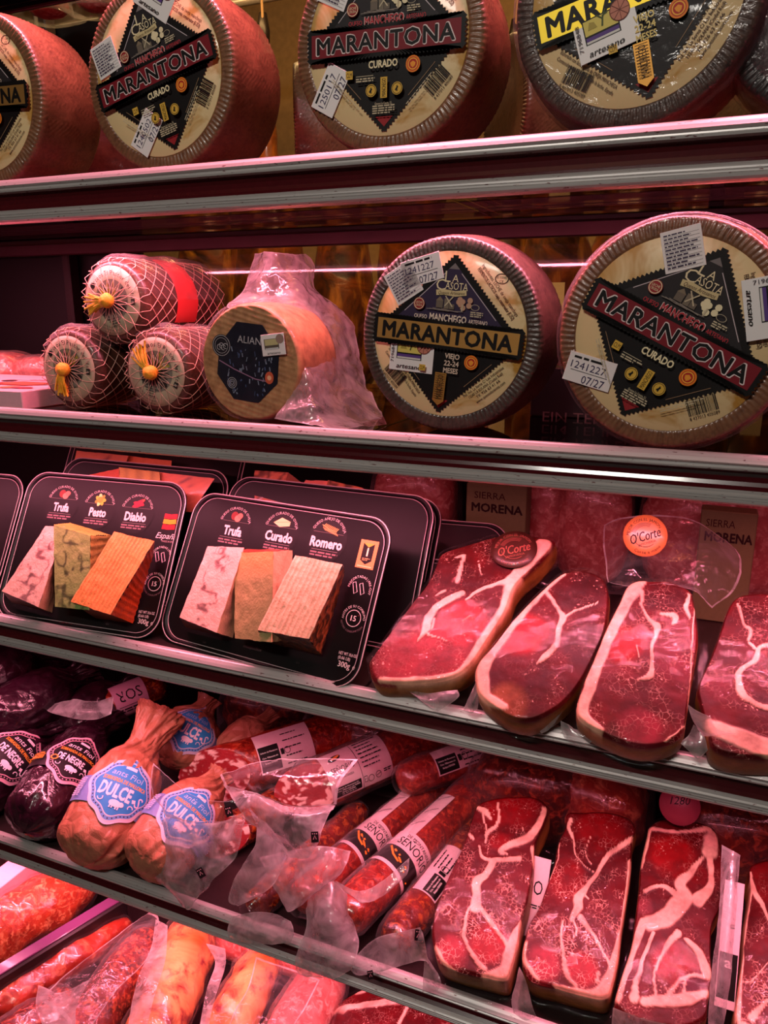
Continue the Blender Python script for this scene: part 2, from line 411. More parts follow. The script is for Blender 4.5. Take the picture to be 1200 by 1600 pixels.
def mat_alu():
    t = NT('brushed_aluminium'); v = t.coords(scale=(0.6, 60, 60)); n = t.noise(v, 9, 4)
    sp = t.noise(t.coords(scale=(1, 3, 3)), 120, 2)
    c = t.mix(t.ramp(sp, 0.66, 0.72), t.ramp(n, 0.2, 0.8, S(165, 160, 158), S(205, 200, 198)), S(110, 70, 70))
    return t.done(t.bsdf(c, 0.40, 0.40, t.bump(n, 0.04)))
M_ALU = mat_alu()
def mat_glass(name, tint, refl=1.0):
    t = NT(name); tr = t.n('BsdfTransparent'); tr.inputs[0].default_value = (*tint, 1); g = t.n('BsdfGlossy'); g.inputs['Roughness'].default_value = 0.03
    fr = t.n('Fresnel', i_IOR=1.5); m = t.n('MixShader'); t.set(m.inputs[0], fr.outputs[0]); t.set(m.inputs[1], tr.outputs[0]); t.set(m.inputs[2], g.outputs[0])
    return t.done(m.outputs[0])
M_GLASS = mat_glass('shelf_glass', (0.86, 0.70, 0.70)); M_PANE = mat_glass('rear_glass', (0.93, 0.88, 0.86))
M_STEEL = plain('dark_steel_deck', S(58, 44, 44), 0.35, 0.5, var=0.1)
M_REAR = plain('dull_pink_metal', S(96, 62, 68), 0.4, 0.5, var=0.1, bscale=12)
def mat_emit(name, c, s):
    t = NT(name); e = t.n('Emission'); e.inputs[0].default_value = (*c, 1); e.inputs[1].default_value = s; return t.done(e.outputs[0])
M_LED = mat_emit('lit_pink_tube', (1.0, 0.30, 0.42), 1.0)
M_WHITEPLASTIC = plain('white_plastic', S(215, 205, 205), 0.4)
RAIL = [(0, 0), (-1.6, -.2), (-3.2, -1.2), (-6.0, -4.2), (-8.6, -7.8), (-7.4, -9.6), (-6, -10.6), (-6.2, -12), (-7.4, -13.2), (-7, -15), (-3, -16.6), (0.5, -19), (2.4, -23), (2.6, -28),
        (1, -32), (-3, -35.5), (-7, -38), (-8.6, -39.6), (-8.7, -41.2), (-7.9, -41.8), (-9, -42.6), (-9, -44), (-8.1, -44.6), (-9, -45.3), (-8.6, -47.6), (-6.5, -49.6), (-3, -50.6), (-1, -51), (3, -51), (4, -40), (4, -4), (3, 0)]
RAILM = [1 if 10 <= i <= 14 else 0 for i in range(len(RAIL))] + [0, 0]
M_INSERT = plain('dark_red_price_strip', S(70, 14, 20), .22, coat=.3, var=.1)
X0, X1, XJ = -2.1, 0.85, -0.352
def rail_mesh(zt, hh):
    pr = np.array(RAIL) / 1000; pr[:, 1] *= hh / 0.051; n = len(pr); V = []
    for x in (X0, X1): V.append(np.stack([np.full(n, x), RAIL_Y + 0.0085 + pr[:, 0], zt + pr[:, 1]], 1))
    F = [[i, (i + 1) % n, n + (i + 1) % n, n + i] for i in range(n)] + [list(range(n))[::-1], list(range(n, 2 * n))]
    return np.vstack(V), F
names = {1: 'top glass shelf with bright aluminium front rail, under the row of five big cheese wheels',
         2: 'second glass shelf with aluminium front rail, carrying netted cheeses and two big wheels',
         3: 'third dark shelf with aluminium front rail, carrying black cheese trays and ham pieces',
         4: 'lowest dark shelf with ribbed aluminium rail, carrying paper wrapped sausages and ham pieces'}
BACK_Y = 1.36
for k in (1, 2, 3, 4):
    zt, zb, zd = SHELF[k]
    sh = thing('display_shelf', names[k], 'shelf', (-0.6, RAIL_Y, zb), 'shelves of the chilled case')
    V, F = rail_mesh(zt, zt - zb); r_ = mesh('front_rail', V, F, [M_ALU, M_INSERT], sh, False, fmat=RAILM)
    for xa, xb in ((X0, XJ - .0015), (XJ + .0015, X1)):
        V, F = bevbox(((xa + xb) / 2, (RAIL_Y + .013 + BACK_Y - .02) / 2, zd - .004), (xb - xa, BACK_Y - .02 - RAIL_Y - .013, .008), .001)
        mesh('glass_pane' if k < 3 else 'deck_panel', V, F, M_GLASS if k < 3 else M_STEEL, sh, False)
    V, F = bevbox(((X0 + X1) / 2, BACK_Y - .035, zd - .024), (X1 - X0, .02, .03), .002); mesh('back_rail', V, F, M_REAR, sh, False)
    V, F = bevbox(((X0 + X1) / 2, BACK_Y - .052, zd - .013), (X1 - X0, .016, .010), .002); mesh('back_lip', V, F, M_BROWN, sh, False)
    V, F = bevbox(((X0 + X1) / 2, .775, zb + .012), (X1 - X0 - .1, .014, .010), .003)
    lt = mesh('light_tube', V, F, M_LED, sh, False)
# shelf above the frame: its glass underside and rear edge show at the top left
zs0 = 1.985
sh = thing('display_shelf', 'glass shelf above the wheels, only its underside and rear edge show at top left', 'shelf', (-0.6, RAIL_Y, zs0 - .05), 'shelves of the chilled case')
V, F = rail_mesh(zs0, .05); mesh('front_rail', V, F, [M_ALU, M_INSERT], sh, False, fmat=RAILM)
V, F = bevbox(((X0 + X1) / 2, .97, zs0 - .006), (X1 - X0, .42, .008), .001); mesh('glass_pane', V, F, M_GLASS, sh, False)
V, F = bevbox(((X0 + X1) / 2, 1.185, zs0 - .007), (X1 - X0, .006, .012), .001); mesh('rear_edge_trim', V, F, M_REAR, sh, False)

case = thing('display_case', 'dark framed chilled display case holding all the shelves', 'display case', (-0.6, 1.0, 0))
def cpart(n, c, s, m, b=.003): V, F = bevbox(c, s, b); return mesh(n, V, F, m, case, False)
cpart('base_panel', (-0.6, 0.78, 0.16), (2.95, 0.5, 0.32), M_BROWN)
cpart('lower_deck', (-0.6, 0.93, 0.345), (2.95, 0.84, 0.03), M_STEEL)
cpart('back_panel', (-0.6, BACK_Y + .02, 0.80), (2.95, .03, 0.90), M_BLACK)
xl = float(atY(212, 500, BACK_Y)[0])
cpart('back_panel', ((X0 + xl) / 2, BACK_Y + .03, 1.62), (xl - X0, .03, 0.80), M_BLACK)
for px, w_ in ((116, .020), (206, .030), (1148, .022)):
    x_ = float(atY(px, 450 if px < 1000 else 40, BACK_Y)[0]); cpart('upright', (x_, BACK_Y - .005, 1.65), (w_, .03, 0.80), M_BROWN if px < 1000 else M_REAR)
cpart('cross_bar', ((X0 + xl) / 2, BACK_Y - .004, float(atY(60, 388, BACK_Y)[2])), (xl - X0, .03, .03), M_BROWN)
cpart('rear_pane', ((xl + X1) / 2, BACK_Y + .03, 1.62), (X1 - xl, .006, 0.80), M_PANE, .001)
cpart('side_panel', (X0 - .015, 1.05, 1.2), (.03, .66, 2.0), M_BLACK); cpart('side_panel', (X1 + .015, 1.05, 1.2), (.03, .66, 2.0), M_BLACK)

# ---------------------------------------------------------------- hams hanging in the room behind
def mat_ham():
    t = NT('cured_ham_skin'); v = t.coords(); n = t.noise(v, 6, 5, 0.65, 1.2); n2 = t.noise(t.coords(scale=(1, 1, .4)), 7, 5, .6, .8)
    c = t.mix(t.ramp(n2, 0.52, 0.72), t.ramp(n, 0.40, 0.68, S(40, 18, 8), S(150, 76, 24)), S(222, 148, 56))
    return t.done(t.bsdf(c, 0.35, 0, t.bump(n, 0.5, .01), 0.5, 0.3))
M_HAM = mat_ham(); M_ROPE = plain('ham_cord', S(150, 120, 80), 0.8); M_HOOF = plain('black_hoof', S(26, 18, 14), 0.4); M_TAGP = plain('tag_card', S(206, 188, 150), 0.6)
HZ = 2.42
for HY in (2.1, 2.42):
    rt = thing('ham_rail', 'steel bar in the back room from which the nearer hams hang' if HY < 2.2 else 'steel bar in the back room from which the farther hams hang', 'rail', (-0.6, HY, HZ - .014))
    V, F = tube([(-3.5, HY, HZ), (2.3, HY, HZ)], .014, 12); mesh('bar', V, F, M_ALU, rt)
    for x_ in (-2.4, -0.6, 1.3):
        V, F = tube([(x_, HY, HZ), (x_, HY, 2.80)], .008, 8); mesh('hanger', V, F, M_ALU, rt)
hams = [(330, .145, 1.17, 'dark cured ham hanging behind the netted cheeses'), (425, .14, 1.23, 'dark cured ham hanging just left of the pink bag top'),
        (535, .15, 1.13, 'golden cured ham hanging just right of the pink bag top'), (640, .13, 1.28, 'cured ham hanging behind the left edge of the purple label wheel'),
        (790, .12, 1.20, 'cured ham hanging above the right shoulder of the purple label wheel'), (868, .12, 1.15, 'golden cured ham hanging in the gap between the two big wheels'),
        (985, .13, 1.26, 'cured ham hanging behind the top of the tilted red label wheel'), (1100, .12, 1.22, 'cured ham hanging behind the right part of the tilted red label wheel'),
        (1185, .13, 1.14, 'cured ham hanging at the far right edge, behind the rear glass')]
for i, (px, r, zb, lab) in enumerate(hams):
    HY = 2.1 if i % 2 else 2.42; r *= 1.0 if i % 2 else 1.12; x_ = float(atY(px, 430, HY)[0]); L = HZ - .25 - zb
    h = thing('hanging_ham', lab, 'ham', (x_, HY, zb), 'hams hanging behind the case')
    fr = Frame((x_, HY, zb), (.8, 0, 0), (0, 0.8, 0), (0, 0, 1))
    t = np.linspace(0, 1, 26); prof = np.stack([r * np.clip(np.sqrt(np.clip(t / .16, 0, 1)) * (1 - .86 * sstep(.25, .95, t)) , .0, 1) * (1 + .12 * np.sin(5 * t + i)), t * L], 1)
    prof[0, 0] = 0.002
    V, F = lathe(fr, prof, 28, .03, i, 7); mesh('leg_meat', V, F, M_HAM, h)
    V, F = lathe(fr, [(.0, L - .01), (.020, L - .005), (.023, L + .04), (.014, L + .085), (.0, L + .09)], 12); mesh('hoof', V, F, M_HOOF, h)
    V, F = tube([(x_, HY, zb + L + .03), (x_ + .01, HY - .02, zb + L + .12), (x_, HY, HZ - .006)], .004, 6); mesh('cord', V, F, M_ROPE, h)
    if i in (4, 5, 8):
        V, F = box((x_ + .02, HY - r * .9, zb + .33), (.05, .002, .08)); mesh('tag', V, F, M_TAGP, h, False)

# ================================================================ shelf 1 and 2: big pressed cheese wheels
RW, LW = 0.103, 0.0870
def mat_rind(name, c1, c2, bs=.5):
    t = NT(name); v = t.coords(); n = t.noise(v, 60, 5, .6); n2 = t.noise(v, 260, 3)
    c = t.mix(t.ramp(n2, .35, .7), t.ramp(n, .3, .7, c1, c2), c2)
    return t.done(t.bsdf(c, .42, 0, t.bump(t.math('ADD', n, t.math('MULTIPLY', n2, .5)), bs, .0015), .5, .25))
M_RIND = mat_rind('tan_rind', S(84, 50, 34), S(130, 88, 60)); M_RINDD = mat_rind('dark_rind', S(30, 21, 19), S(84, 64, 56), .9); M_RINDB = mat_rind('black_rind', S(10, 8, 9), S(40, 34, 34))
def mat_paper():
    t = NT('stained_cream_paper'); v = t.coords(); n = t.noise(v, 17, 4, .62, .5)
    c = t.mix(t.ramp(n, .50, .62), S(224, 200, 148), S(186, 138, 58)); return t.done(t.bsdf(c, .45, 0, t.bump(t.noise(v, 30, 3), .12), .5, .15))
M_PAPER = mat_paper(); M_STICK = plain('white_sticker_paper', S(232, 226, 224), .5)
M_WRAP = film('stretch_wrap', .012, .16, (1, .97, .97), .10, .45, 38, .4)
def wheel_body():
    n = 384; a = np.linspace(0, 2 * math.pi, n, endpoint=False); R = RW
    prof = [(0.001, -.001), (.5 * R, -.0006), (.84 * R, -.0004)] + [(R * (.85 + .0215 * i), 0.0 + .0006 - .0012 * (i / 6) ** 4) for i in range(7)]
    prof += [(R * .995, -.003), (R * 1.004, -.007)] + [(R * (1.006 + .03 * math.sin(math.pi * t)), -.010 - .088 * t) for t in np.linspace(0, 1, 40)] + [(R * .99, -.102), (R * .94, -.105), (.001, -.106)]
    pr = np.array(prof); r = pr[:, 0][:, None] * np.ones(n); h = pr[:, 1][:, None] * np.ones(n)
    rim = sstep(.845 * R, .87 * R, r) * (h > -.0029)
    h = h + rim * .0011 * np.sin(118 * a[None, :] + r / R * 14)
    side = (h < -.0069) & (h > -.1005)
    ar = a[None, :] * R; band = np.floor(ar / .0164).astype(int) % 2 * 2 - 1; bf = (ar / .0164) % 1
    ph = (h + band * (bf - .5) * .0164) / .0062
    r = r + side * (.0011 * np.abs(((ph % 1) - .5) * 2) - .0005)
    P = np.stack([r * np.cos(a), r * np.sin(a), h], -1)
    P += noise(P, 35, 3, 2)[..., None] * .0009 * np.stack([np.cos(a), np.sin(a), 0 * a], -1)[None]
    return mesh_data('wheel_body', P.reshape(-1, 3), gridF(len(pr), n, cv=True), M_RIND)
WB = wheel_body()
V, F = lathe(Frame((0, 0, 0), (1, 0, 0), (0, 1, 0), (0, 0, 1)), [(LW, -.0004), (LW, .0006), (LW - .0004, .0009), (LW * .6, .0012), (LW * .2, .0014), (.0005, .0014)], 96)
WLAB = mesh_data('wheel_label', V, F, M_PAPER)
def wrapshell():
    n = 160; a = np.linspace(0, 2 * math.pi, n, endpoint=False); R = RW
    pr = np.array([(.002, .0042)] + [(R * t, .0042 - .0012 * t) for t in np.linspace(.1, .98, 26)] + [(R * 1.012, .001), (R * 1.03, -.006)] + [(R * (1.035 + .03 * math.sin(math.pi * t)), -.012 - .08 * t) for t in np.linspace(0, 1, 14)])
    r = pr[:, 0][:, None] * np.ones(n); h = pr[:, 1][:, None] * np.ones(n)
    P = np.stack([r * np.cos(a), r * np.sin(a), h], -1); q = np.stack([np.cos(a) * 3 + 0 * r, np.sin(a) * 3 + 0 * r, r * 6], -1)
    w = 1 - np.abs(noise(q, 3.2, 5, 3)) * 2; P[..., 2] += .0010 * w * (r / R); P[..., :2] *= (1 + .006 * np.where(h < -.004, w, 0))[..., None]
    return mesh_data('wheel_wrap', P.reshape(-1, 3), gridF(len(pr), n, cv=True), M_WRAP)
WWRAP = wrapshell()
CREAM = S(232, 216, 176); INKB = S(14, 10, 10); GOLD = S(212, 168, 66); REDB = S(120, 22, 34); WHITE = S(236, 230, 226); ORANGE = S(226, 122, 34)
def wheel_print(style, dark, seed):
    p = Print(.0016, .00009); L = 1.0
    up = S(52, 40, 66) if style == 'viejo' and dark == 'p' else S(40, 36, 38)
    # printing on the cream paper around the diamond
    br = S(70, 50, 40)
    for j, (tx, b) in enumerate((('Ingredientes: LECHE de oveja manchega', .0), ('FERMENTOS LACTICOS cuajo, conservador (E-252)', .02))):
        p.text(tx, .60 - .045 * j, .60 - .045 * j, .045, br, -47, .74, b, up=False)
    p.ring(.60, .60 + .13, .085, .012, br, 28, .06); p.text('ES 10.05493', .60, .745, .03, br, 0, .12); p.text('CE', .60, .70, .03, br, 0)
    for j, tx in enumerate(('Quesos La Casota, S.L.', 'Pol. Ind. La Serna C/ Los Industriales', '13240 LA SOLANA (Ciudad Real)', 'Tlf. 926 63 41 66', 'www.quesoslacasota.com')):
        if style == 'viejo': p.text(tx, .50 + .037 * j, -.46 - .037 * j, .035, br, 43, (.36, .62, .52, .36, .44)[j], .012, up=False)
    if style == 'viejo':
        for j, tx in enumerate(('Elaborado con leche cruda de OVEJA MANCHEGA', 'Contenido neto en ambiente de la leche. España')): p.text(tx, -.52 - .045 * j, -.50 - .045 * j, .036, br, -47, .70, .012, up=False)
    bx, by, ba = (.64, -.46, 47) if style == 'curado' else (-.64, -.55, -40)
    p.barcode(bx, by, .30, .17, INKB, ba, seed); a_ = math.radians(ba)
    p.text('8 437013 405089', bx + .115 * math.sin(a_), by - .115 * math.cos(a_), .036, INKB, ba, .30)
    # pinked diamond, tip, banner
    p.zig([(0, .95), (-.95, 0), (0, -.95), (.95, 0)], .026, .045, INKB)
    p.poly([(0, .86), (-.70, .16), (.70, .16)], up); p.poly([(0, .86), (-.07, .79), (.07, .79)], S(120, 112, 112))
    p.poly([(0, -.90), (-.11, -.79), (.11, -.79)], S(150, 34, 40))
    for sx in (-1, 1): p.line([(sx * .10, .745), (sx * .60, .245)], .008, S(200, 186, 190)); p.line([(sx * .62, -.27), (sx * .30, -.59)], .006, S(150, 120, 90))
    # crest: name, ribbon, mill and oak
    p.text('L', -.07, .70, .13, CREAM, 0); p.text('A', .03, .685, .085, CREAM, 0); p.text('C', -.15, .60, .13, CREAM, 0, .12); p.text('ASOTA', .055, .595, .085, CREAM, 0, .29)
    p.line([(-.20, .50), (-.10, .515), (.05, .505), (.19, .53)], .065, S(206, 188, 140)); p.text('Quesos Artesanos', 0, .512, .040, S(70, 40, 30), 3, .34, .01, .3)
    li = S(196, 180, 150)
    p.rect(-.14, .37, .09, .09, S(108, 96, 84)); p.rect(-.05, .38, .06, .12, S(120, 108, 92)); p.poly([(-.19, .41), (-.14, .46), (-.09, .41)], S(128, 112, 92)); p.rect(.02, .35, .07, .06, S(108, 96, 84))
    for k in range(2): p.line([(-.10 + .03, .47 - .12 * k), (.03, .35 + .12 * k)], .014, li)
    rr = random.Random(seed)
    for k in range(9):
        an = k * 2.4; p.disc(.16 + .05 * math.cos(an) * (k % 3), .42 + .035 * math.sin(an) * (k % 3), .035, CREAM if style == 'curado' else S(190, 146, 120), 9)
    p.line([(.165, .39), (.16, .31)], .016, li)
    for k in range(7): p.line([(-.30 + .04 * k, .30 + .008 * (k % 3)), (-.18 + .06 * k, .305 - .01 * (k % 2))], .007, S(140, 126, 116))
    p.disc(-.40, .35, .075, S(150, 40, 44), 24); p.ring(-.40, .35, .068, .008, CREAM, 24); p.text('LECHE', -.40, .365, .026, CREAM, 0, .09); p.text('CRUDA', -.40, .33, .026, CREAM, 0, .09)
    p.ring(.33, .37, .055, .006, li, 24, .035); p.micro(.36, .29, .16, .07, 3, li, 0, seed)
    mc = S(176, 42, 54) if style == 'curado' else S(226, 204, 186)
    if style == 'curado': p.text('MANCHEGO', .0, .212, .088, S(226, 196, 190), 0, .49, .040)
    p.text('MANCHEGO', .0, .212, .082, mc, 0, .48, .025); p.text('QUESO', -.36, .203, .05, mc, 0, .17, .02); p.text('ARTESANO', .39, .203, .05, mc, 0, .24, .015)
    bc = (*REDB, 1) if style == 'curado' else ((*S(232, 204, 70), .25) if dark == 'f' else foil_c(S(198, 150, 84)))
    p.zig([(-.97, .165), (-.97, -.155), (.97, -.155), (.97, .165)], .026, .045, INKB); p.rect(0, .005, 1.86, .25, bc)
    if style == 'curado': p.text('MARANTONA', 0, .005, .180, S(226, 206, 204), 0, 1.725, .044, space=1.06); p.text('MARANTONA', 0, .005, .170, INKB, 0, 1.71, .022, space=1.06)
    else: p.text('MARANTONA', 0, .005, .185, INKB, 0, 1.70, .034, space=1.06)
    # lower half
    p.disc(.37, -.28, .088, ORANGE, 30); p.disc(.37, -.28, .070, S(178, 40, 30), 28); p.ring(.37, -.28, .062, .012, S(240, 170, 60), 26); p.poly([(.335, -.27), (.37, -.25), (.405, -.27), (.395, -.30), (.37, -.32), (.345, -.30)], S(236, 150, 50))
    if style == 'curado':
        p.text('CURADO', .0, -.245, .075, CREAM, 0, .36, .03)
        p.rect(-.43, -.335, .09, .09, GOLD); p.text('CLM', -.43, -.335, .05, INKB, 0, .07); p.line([(-.34, -.36), (-.12, -.36)], .006, li); p.micro(-.22, -.40, .24, .05, 2, li, 0, seed + 1)
        for sx in (-1, 1): p.disc(.02 + sx * .165, -.52, .068, GOLD, 24); p.ring(.02 + sx * .165, -.52, .06, .006, INKB, 24); p.line([(.0 + sx * .165, -.54), (.03 + sx * .165, -.50)], .018, INKB); p.line([(.02 + sx * .165, -.55), (.02 + sx * .165, -.49)], .012, INKB)
        p.rect(.02, -.50, .085, .22, GOLD, 0); p.text('MANCHEGO', .02, -.50, .05, INKB, 90, .19, .01)
        p.text('Quesos La Casota, S.L.', .02, -.665, .025, li, 0, .22, .012); p.micro(.02, -.73, .28, .10, 4, li, 0, seed + 2)
        p.micro(-.47, -.55, .50, .05, 2, li, -45, seed + 3, .4); p.micro(.47, -.55, .44, .05, 2, li, 45, seed + 4, .4)
    else:
        for j, tx in enumerate(('VIEJO', '22-24', 'MESES')): p.text(tx, .12 if dark != 'f' else .06, -.235 - .088 * j, .062, S(222, 196, 120) if dark == 'f' else S(214, 190, 170), 0, .19, .022)
        p.rect(-.26, -.42, .085, .075, GOLD); p.text('CLM', -.26, -.42, .045, INKB, 0, .065)
        p.poly([(-.075, -.45), (-.075, -.80), (0, -.86), (.075, -.80), (.075, -.45)], foil_c(S(190, 140, 72))); p.text('MANCHEGO', 0, -.63, .075, S(50, 30, 16), 90, .30, .01)
        for j in range(12): p.rect(0, -.47 - .027 * j, .12, .006, S(90, 60, 30))
    return p
def stick(parent, kind, u, v, ang, h, seed=0):
    w, hh = {'date': (.046, .028), 'grid': (.034, .036), 'art': (.052, .040)}[kind]
    a = math.radians(ang); R = np.array([[math.cos(a), -math.sin(a), 0], [math.sin(a), math.cos(a), 0], [0, 0, 1]])
    V, F = bevbox((0, 0, 0), (w, hh, .0006), .0002); V = V @ R.T + (u, v, h)
    s = mesh('sticker', V, F, M_STICK, parent, False, local=True, label={'date': 'small white date sticker', 'grid': 'small white ingredients sticker', 'art': 'white artisan seal sticker'}[kind])
    p = Print(.0004, .00006)
    if kind == 'date':
        p.micro(0, .010, .036, .004, 1, INKB, 0, seed); p.text(('1241227', '1240502', '1250117')[seed % 3], -.002, .003, .0068, S(50, 40, 80), 0, .034); p.rect(0, -.0025, .036, .0005, INKB); p.text('07/27', .006, -.009, .0075, S(50, 40, 80), 0, .022)
    elif kind == 'grid':
        for j in range(10): p.micro(0, .0142 - .0031 * j, .029, .0017, 1, S(70, 60, 84), 0, seed * 7 + j, .7); p.rect(0, .0127 - .0031 * j, .030, .0002, INKB, up=False)
        p.ring(0, 0, .001, .0001, INKB, 4)
    else:
        p.rect(-.003, .003, .030, .020, INKB); p.rect(-.003, .006, .028, .012, S(216, 196, 100)); p.rect(-.003, -.003, .028, .003, S(90, 60, 130)); p.rect(-.003, -.0055, .028, .0018, S(214, 210, 204))
        p.poly([(-.014, .004), (-.006, .004), (-.008, .009), (-.012, .010)], S(170, 150, 70)); p.line([(-.002, .003), (0, .011), (.004, .012)], .0015, S(70, 80, 40)); p.line([(-.001, .009), (-.005, .013)], .0012, S(70, 80, 40)); p.line([(0, .010), (.003, .015)], .0012, S(70, 80, 40))
        p.disc(.014, .009, .0085, S(190, 120, 100), 24); p.ring(.014, .009, .0085, .0007, S(110, 50, 40), 24)
        for k in range(4): p.line([(.014 - .008 * math.cos(k * .785), .009 - .008 * math.sin(k * .785)), (.014 + .008 * math.cos(k * .785), .009 + .008 * math.sin(k * .785))], .0005, S(110, 50, 40))
        p.text('artesano', -.002, -.0145, .005, INKB, 0, .030, .01, .25); p.text('7196848', -.0225, 0, .0035, S(60, 50, 60), 90, .022)
    fm = lambda x, y, z: np.stack([x, y, z], 1) @ R.T + (u, v, h)
    p.build('lettering', s, fm, local=True)
def wheel(px, Y, z0, roll, yaw, style, dark, label, stickers, scale=1.0, rind=None, wrap=False, seed=1, tilt=0.0, printed=True):
    R = RW * scale; c = atY(px, 500, Y); c[2] = z0 + R * 1.038
    y, r, t = map(math.radians, (yaw, roll, tilt))
    N0 = np.array([-math.sin(y), -math.cos(y), 0]); U0 = np.array([math.cos(y), -math.sin(y), 0]); V0 = np.array([0, 0, 1.0])
    N = N0 * math.cos(t) + V0 * math.sin(t); V1 = V0 * math.cos(t) - N0 * math.sin(t)
    U = U0 * math.cos(r) + V1 * math.sin(r); V_ = -U0 * math.sin(r) + V1 * math.cos(r)
    o = thing('pressed_cheese', label, 'cheese wheel', c, 'big pressed cheese wheels')
    o.rotation_euler = Matrix(np.stack([U, V_, N], 1).tolist()).to_euler(); o.scale = (scale,) * 3
    b = put('rind_body', WB, o)
    if rind: b.material_slots[0].link = 'OBJECT'; b.material_slots[0].material = rind
    if printed:
        l = put('paper_label', WLAB, o)
        wheel_print(style, dark, seed).build('lettering', l, lambda x, y, z: np.stack([x * LW, y * LW, z], 1), local=True)
        for j, s in enumerate(stickers): stick(o, s[0], s[1] * LW, s[2] * LW, s[3], .0030 if not wrap else (.0062 if s[0] == 'art' else .0030), seed + j)
    if wrap: put('plastic_wrap', WWRAP, o)
    return o
Z1, Z2 = SHELF[1][2], SHELF[2][2]
wheel(12, .80, Z1, -2, 0, 'viejo', 'd', 'large dark labelled cheese wheel cut by the left frame edge, top shelf', [('art', -.45, -.25, 0)], seed=1)
wheel(272, .80, Z1, 14, 0, 'curado', 'd', 'large tan cheese wheel with tilted red banner, second from left on the top shelf', [('art', .30, .86, -47), ('grid', -.72, .46, 6), ('date', -.38, -.62, 42)], seed=2)
wheel(603, .80, Z1, -1, 0, 'curado', 'd', 'large tan cheese wheel with level red banner, third from left on the top shelf', [('grid', -.62, .62, -25), ('art', .12, .95, 0), ('date', -.70, -.46, 62)], seed=3)
wheel(955, .785, Z1, 13, 2, 'viejo', 'f', 'large dark cheese wheel with shiny yellow banner on the top shelf, in clear wrap', [('art', -.30, -.21, 4), ('grid', -.55, .62, 10)], 1.03, M_RINDD, True, seed=4)
wheel(1262, .80, Z1, 0, 5, 'viejo', 'd', 'black cheese wheel in shiny wrap cut by the right frame edge, top shelf', [], 1.0, M_RINDB, True, 5, printed=False)
wheel(700, .81, Z2, -6, 2, 'viejo', 'p', 'large dark cheese wheel with purple label and gold banner on the second shelf', [('date', -.42, .74, 20), ('grid', -.65, .57, 36), ('art', -.44, -.27, 1)], 1.0, M_RINDD, seed=6)
wheel(1052, .785, Z2, -27, 3, 'curado', 'd', 'largest cheese wheel, red banner tilted down to the right, second shelf', [('grid', -.36, .78, 40), ('art', .66, .66, -52), ('date', -.55, -.72, 12)], 1.03, M_RIND, True, seed=7)
# wheels of the second row, seen only in the gaps
for px, Y, z, ya, lab in ((470, 1.10, Z1, 62, 'unlabelled tan wheel standing sideways in the gap between second and third top wheels'), (775, 1.10, Z1, 58, 'unlabelled tan wheel standing sideways in the gap left of the yellow banner wheel'),
                          (1135, 1.12, Z1, 55, 'unlabelled wheel standing sideways behind the two right-hand top wheels'), (170, 1.08, Z1, 60, 'unlabelled wheel standing sideways between the first two top wheels')):
    wheel(px, Y, z, 0, ya, 'curado', 'd', lab, [], .92, printed=False)

# ================================================================ shelf 2, left half: netted cheeses, bagged cheese, cartons
M_NETRIND = mat_rind('dark_netted_rind', S(44, 22, 18), S(88, 50, 38), .7); M_NET = plain('pink_net_cord', S(226, 178, 160), .5)
M_GREYP = plain('grey_cream_paper', S(180, 166, 140), .5, bs=.1, bscale=60, var=.06); M_YELLOW = plain('yellow_cord', S(236, 168, 40), .55, bs=.3, bscale=400, var=.15)
M_REDSLEEVE = plain('red_plastic_sleeve', S(220, 60, 60), .35, coat=.3)
M_WELD = film('welded_film_edge', .62, .3, (1, .95, .96), .2, .3, 60)
M_FILM = film('clear_bag_film', .03, .40, (1, .97, .97), .11, .7, 34, 1.6); M_FILM2 = film('milky_bag_film', .46, .60, (1, .96, .97), .13, .9, 34, 2.2)
def face_frame(c, yaw, roll=0.0, tilt=0.0):
    y, r, t = map(math.radians, (yaw, roll, tilt))
    N0 = np.array([-math.sin(y), -math.cos(y), 0]); U0 = np.array([math.cos(y), -math.sin(y), 0]); V0 = np.array([0, 0, 1.0])
    N = N0 * math.cos(t) + V0 * math.sin(t); V1 = V0 * math.cos(t) - N0 * math.sin(t)
    return Frame(c, U0 * math.cos(r) + V1 * math.sin(r), -U0 * math.sin(r) + V1 * math.cos(r), N)
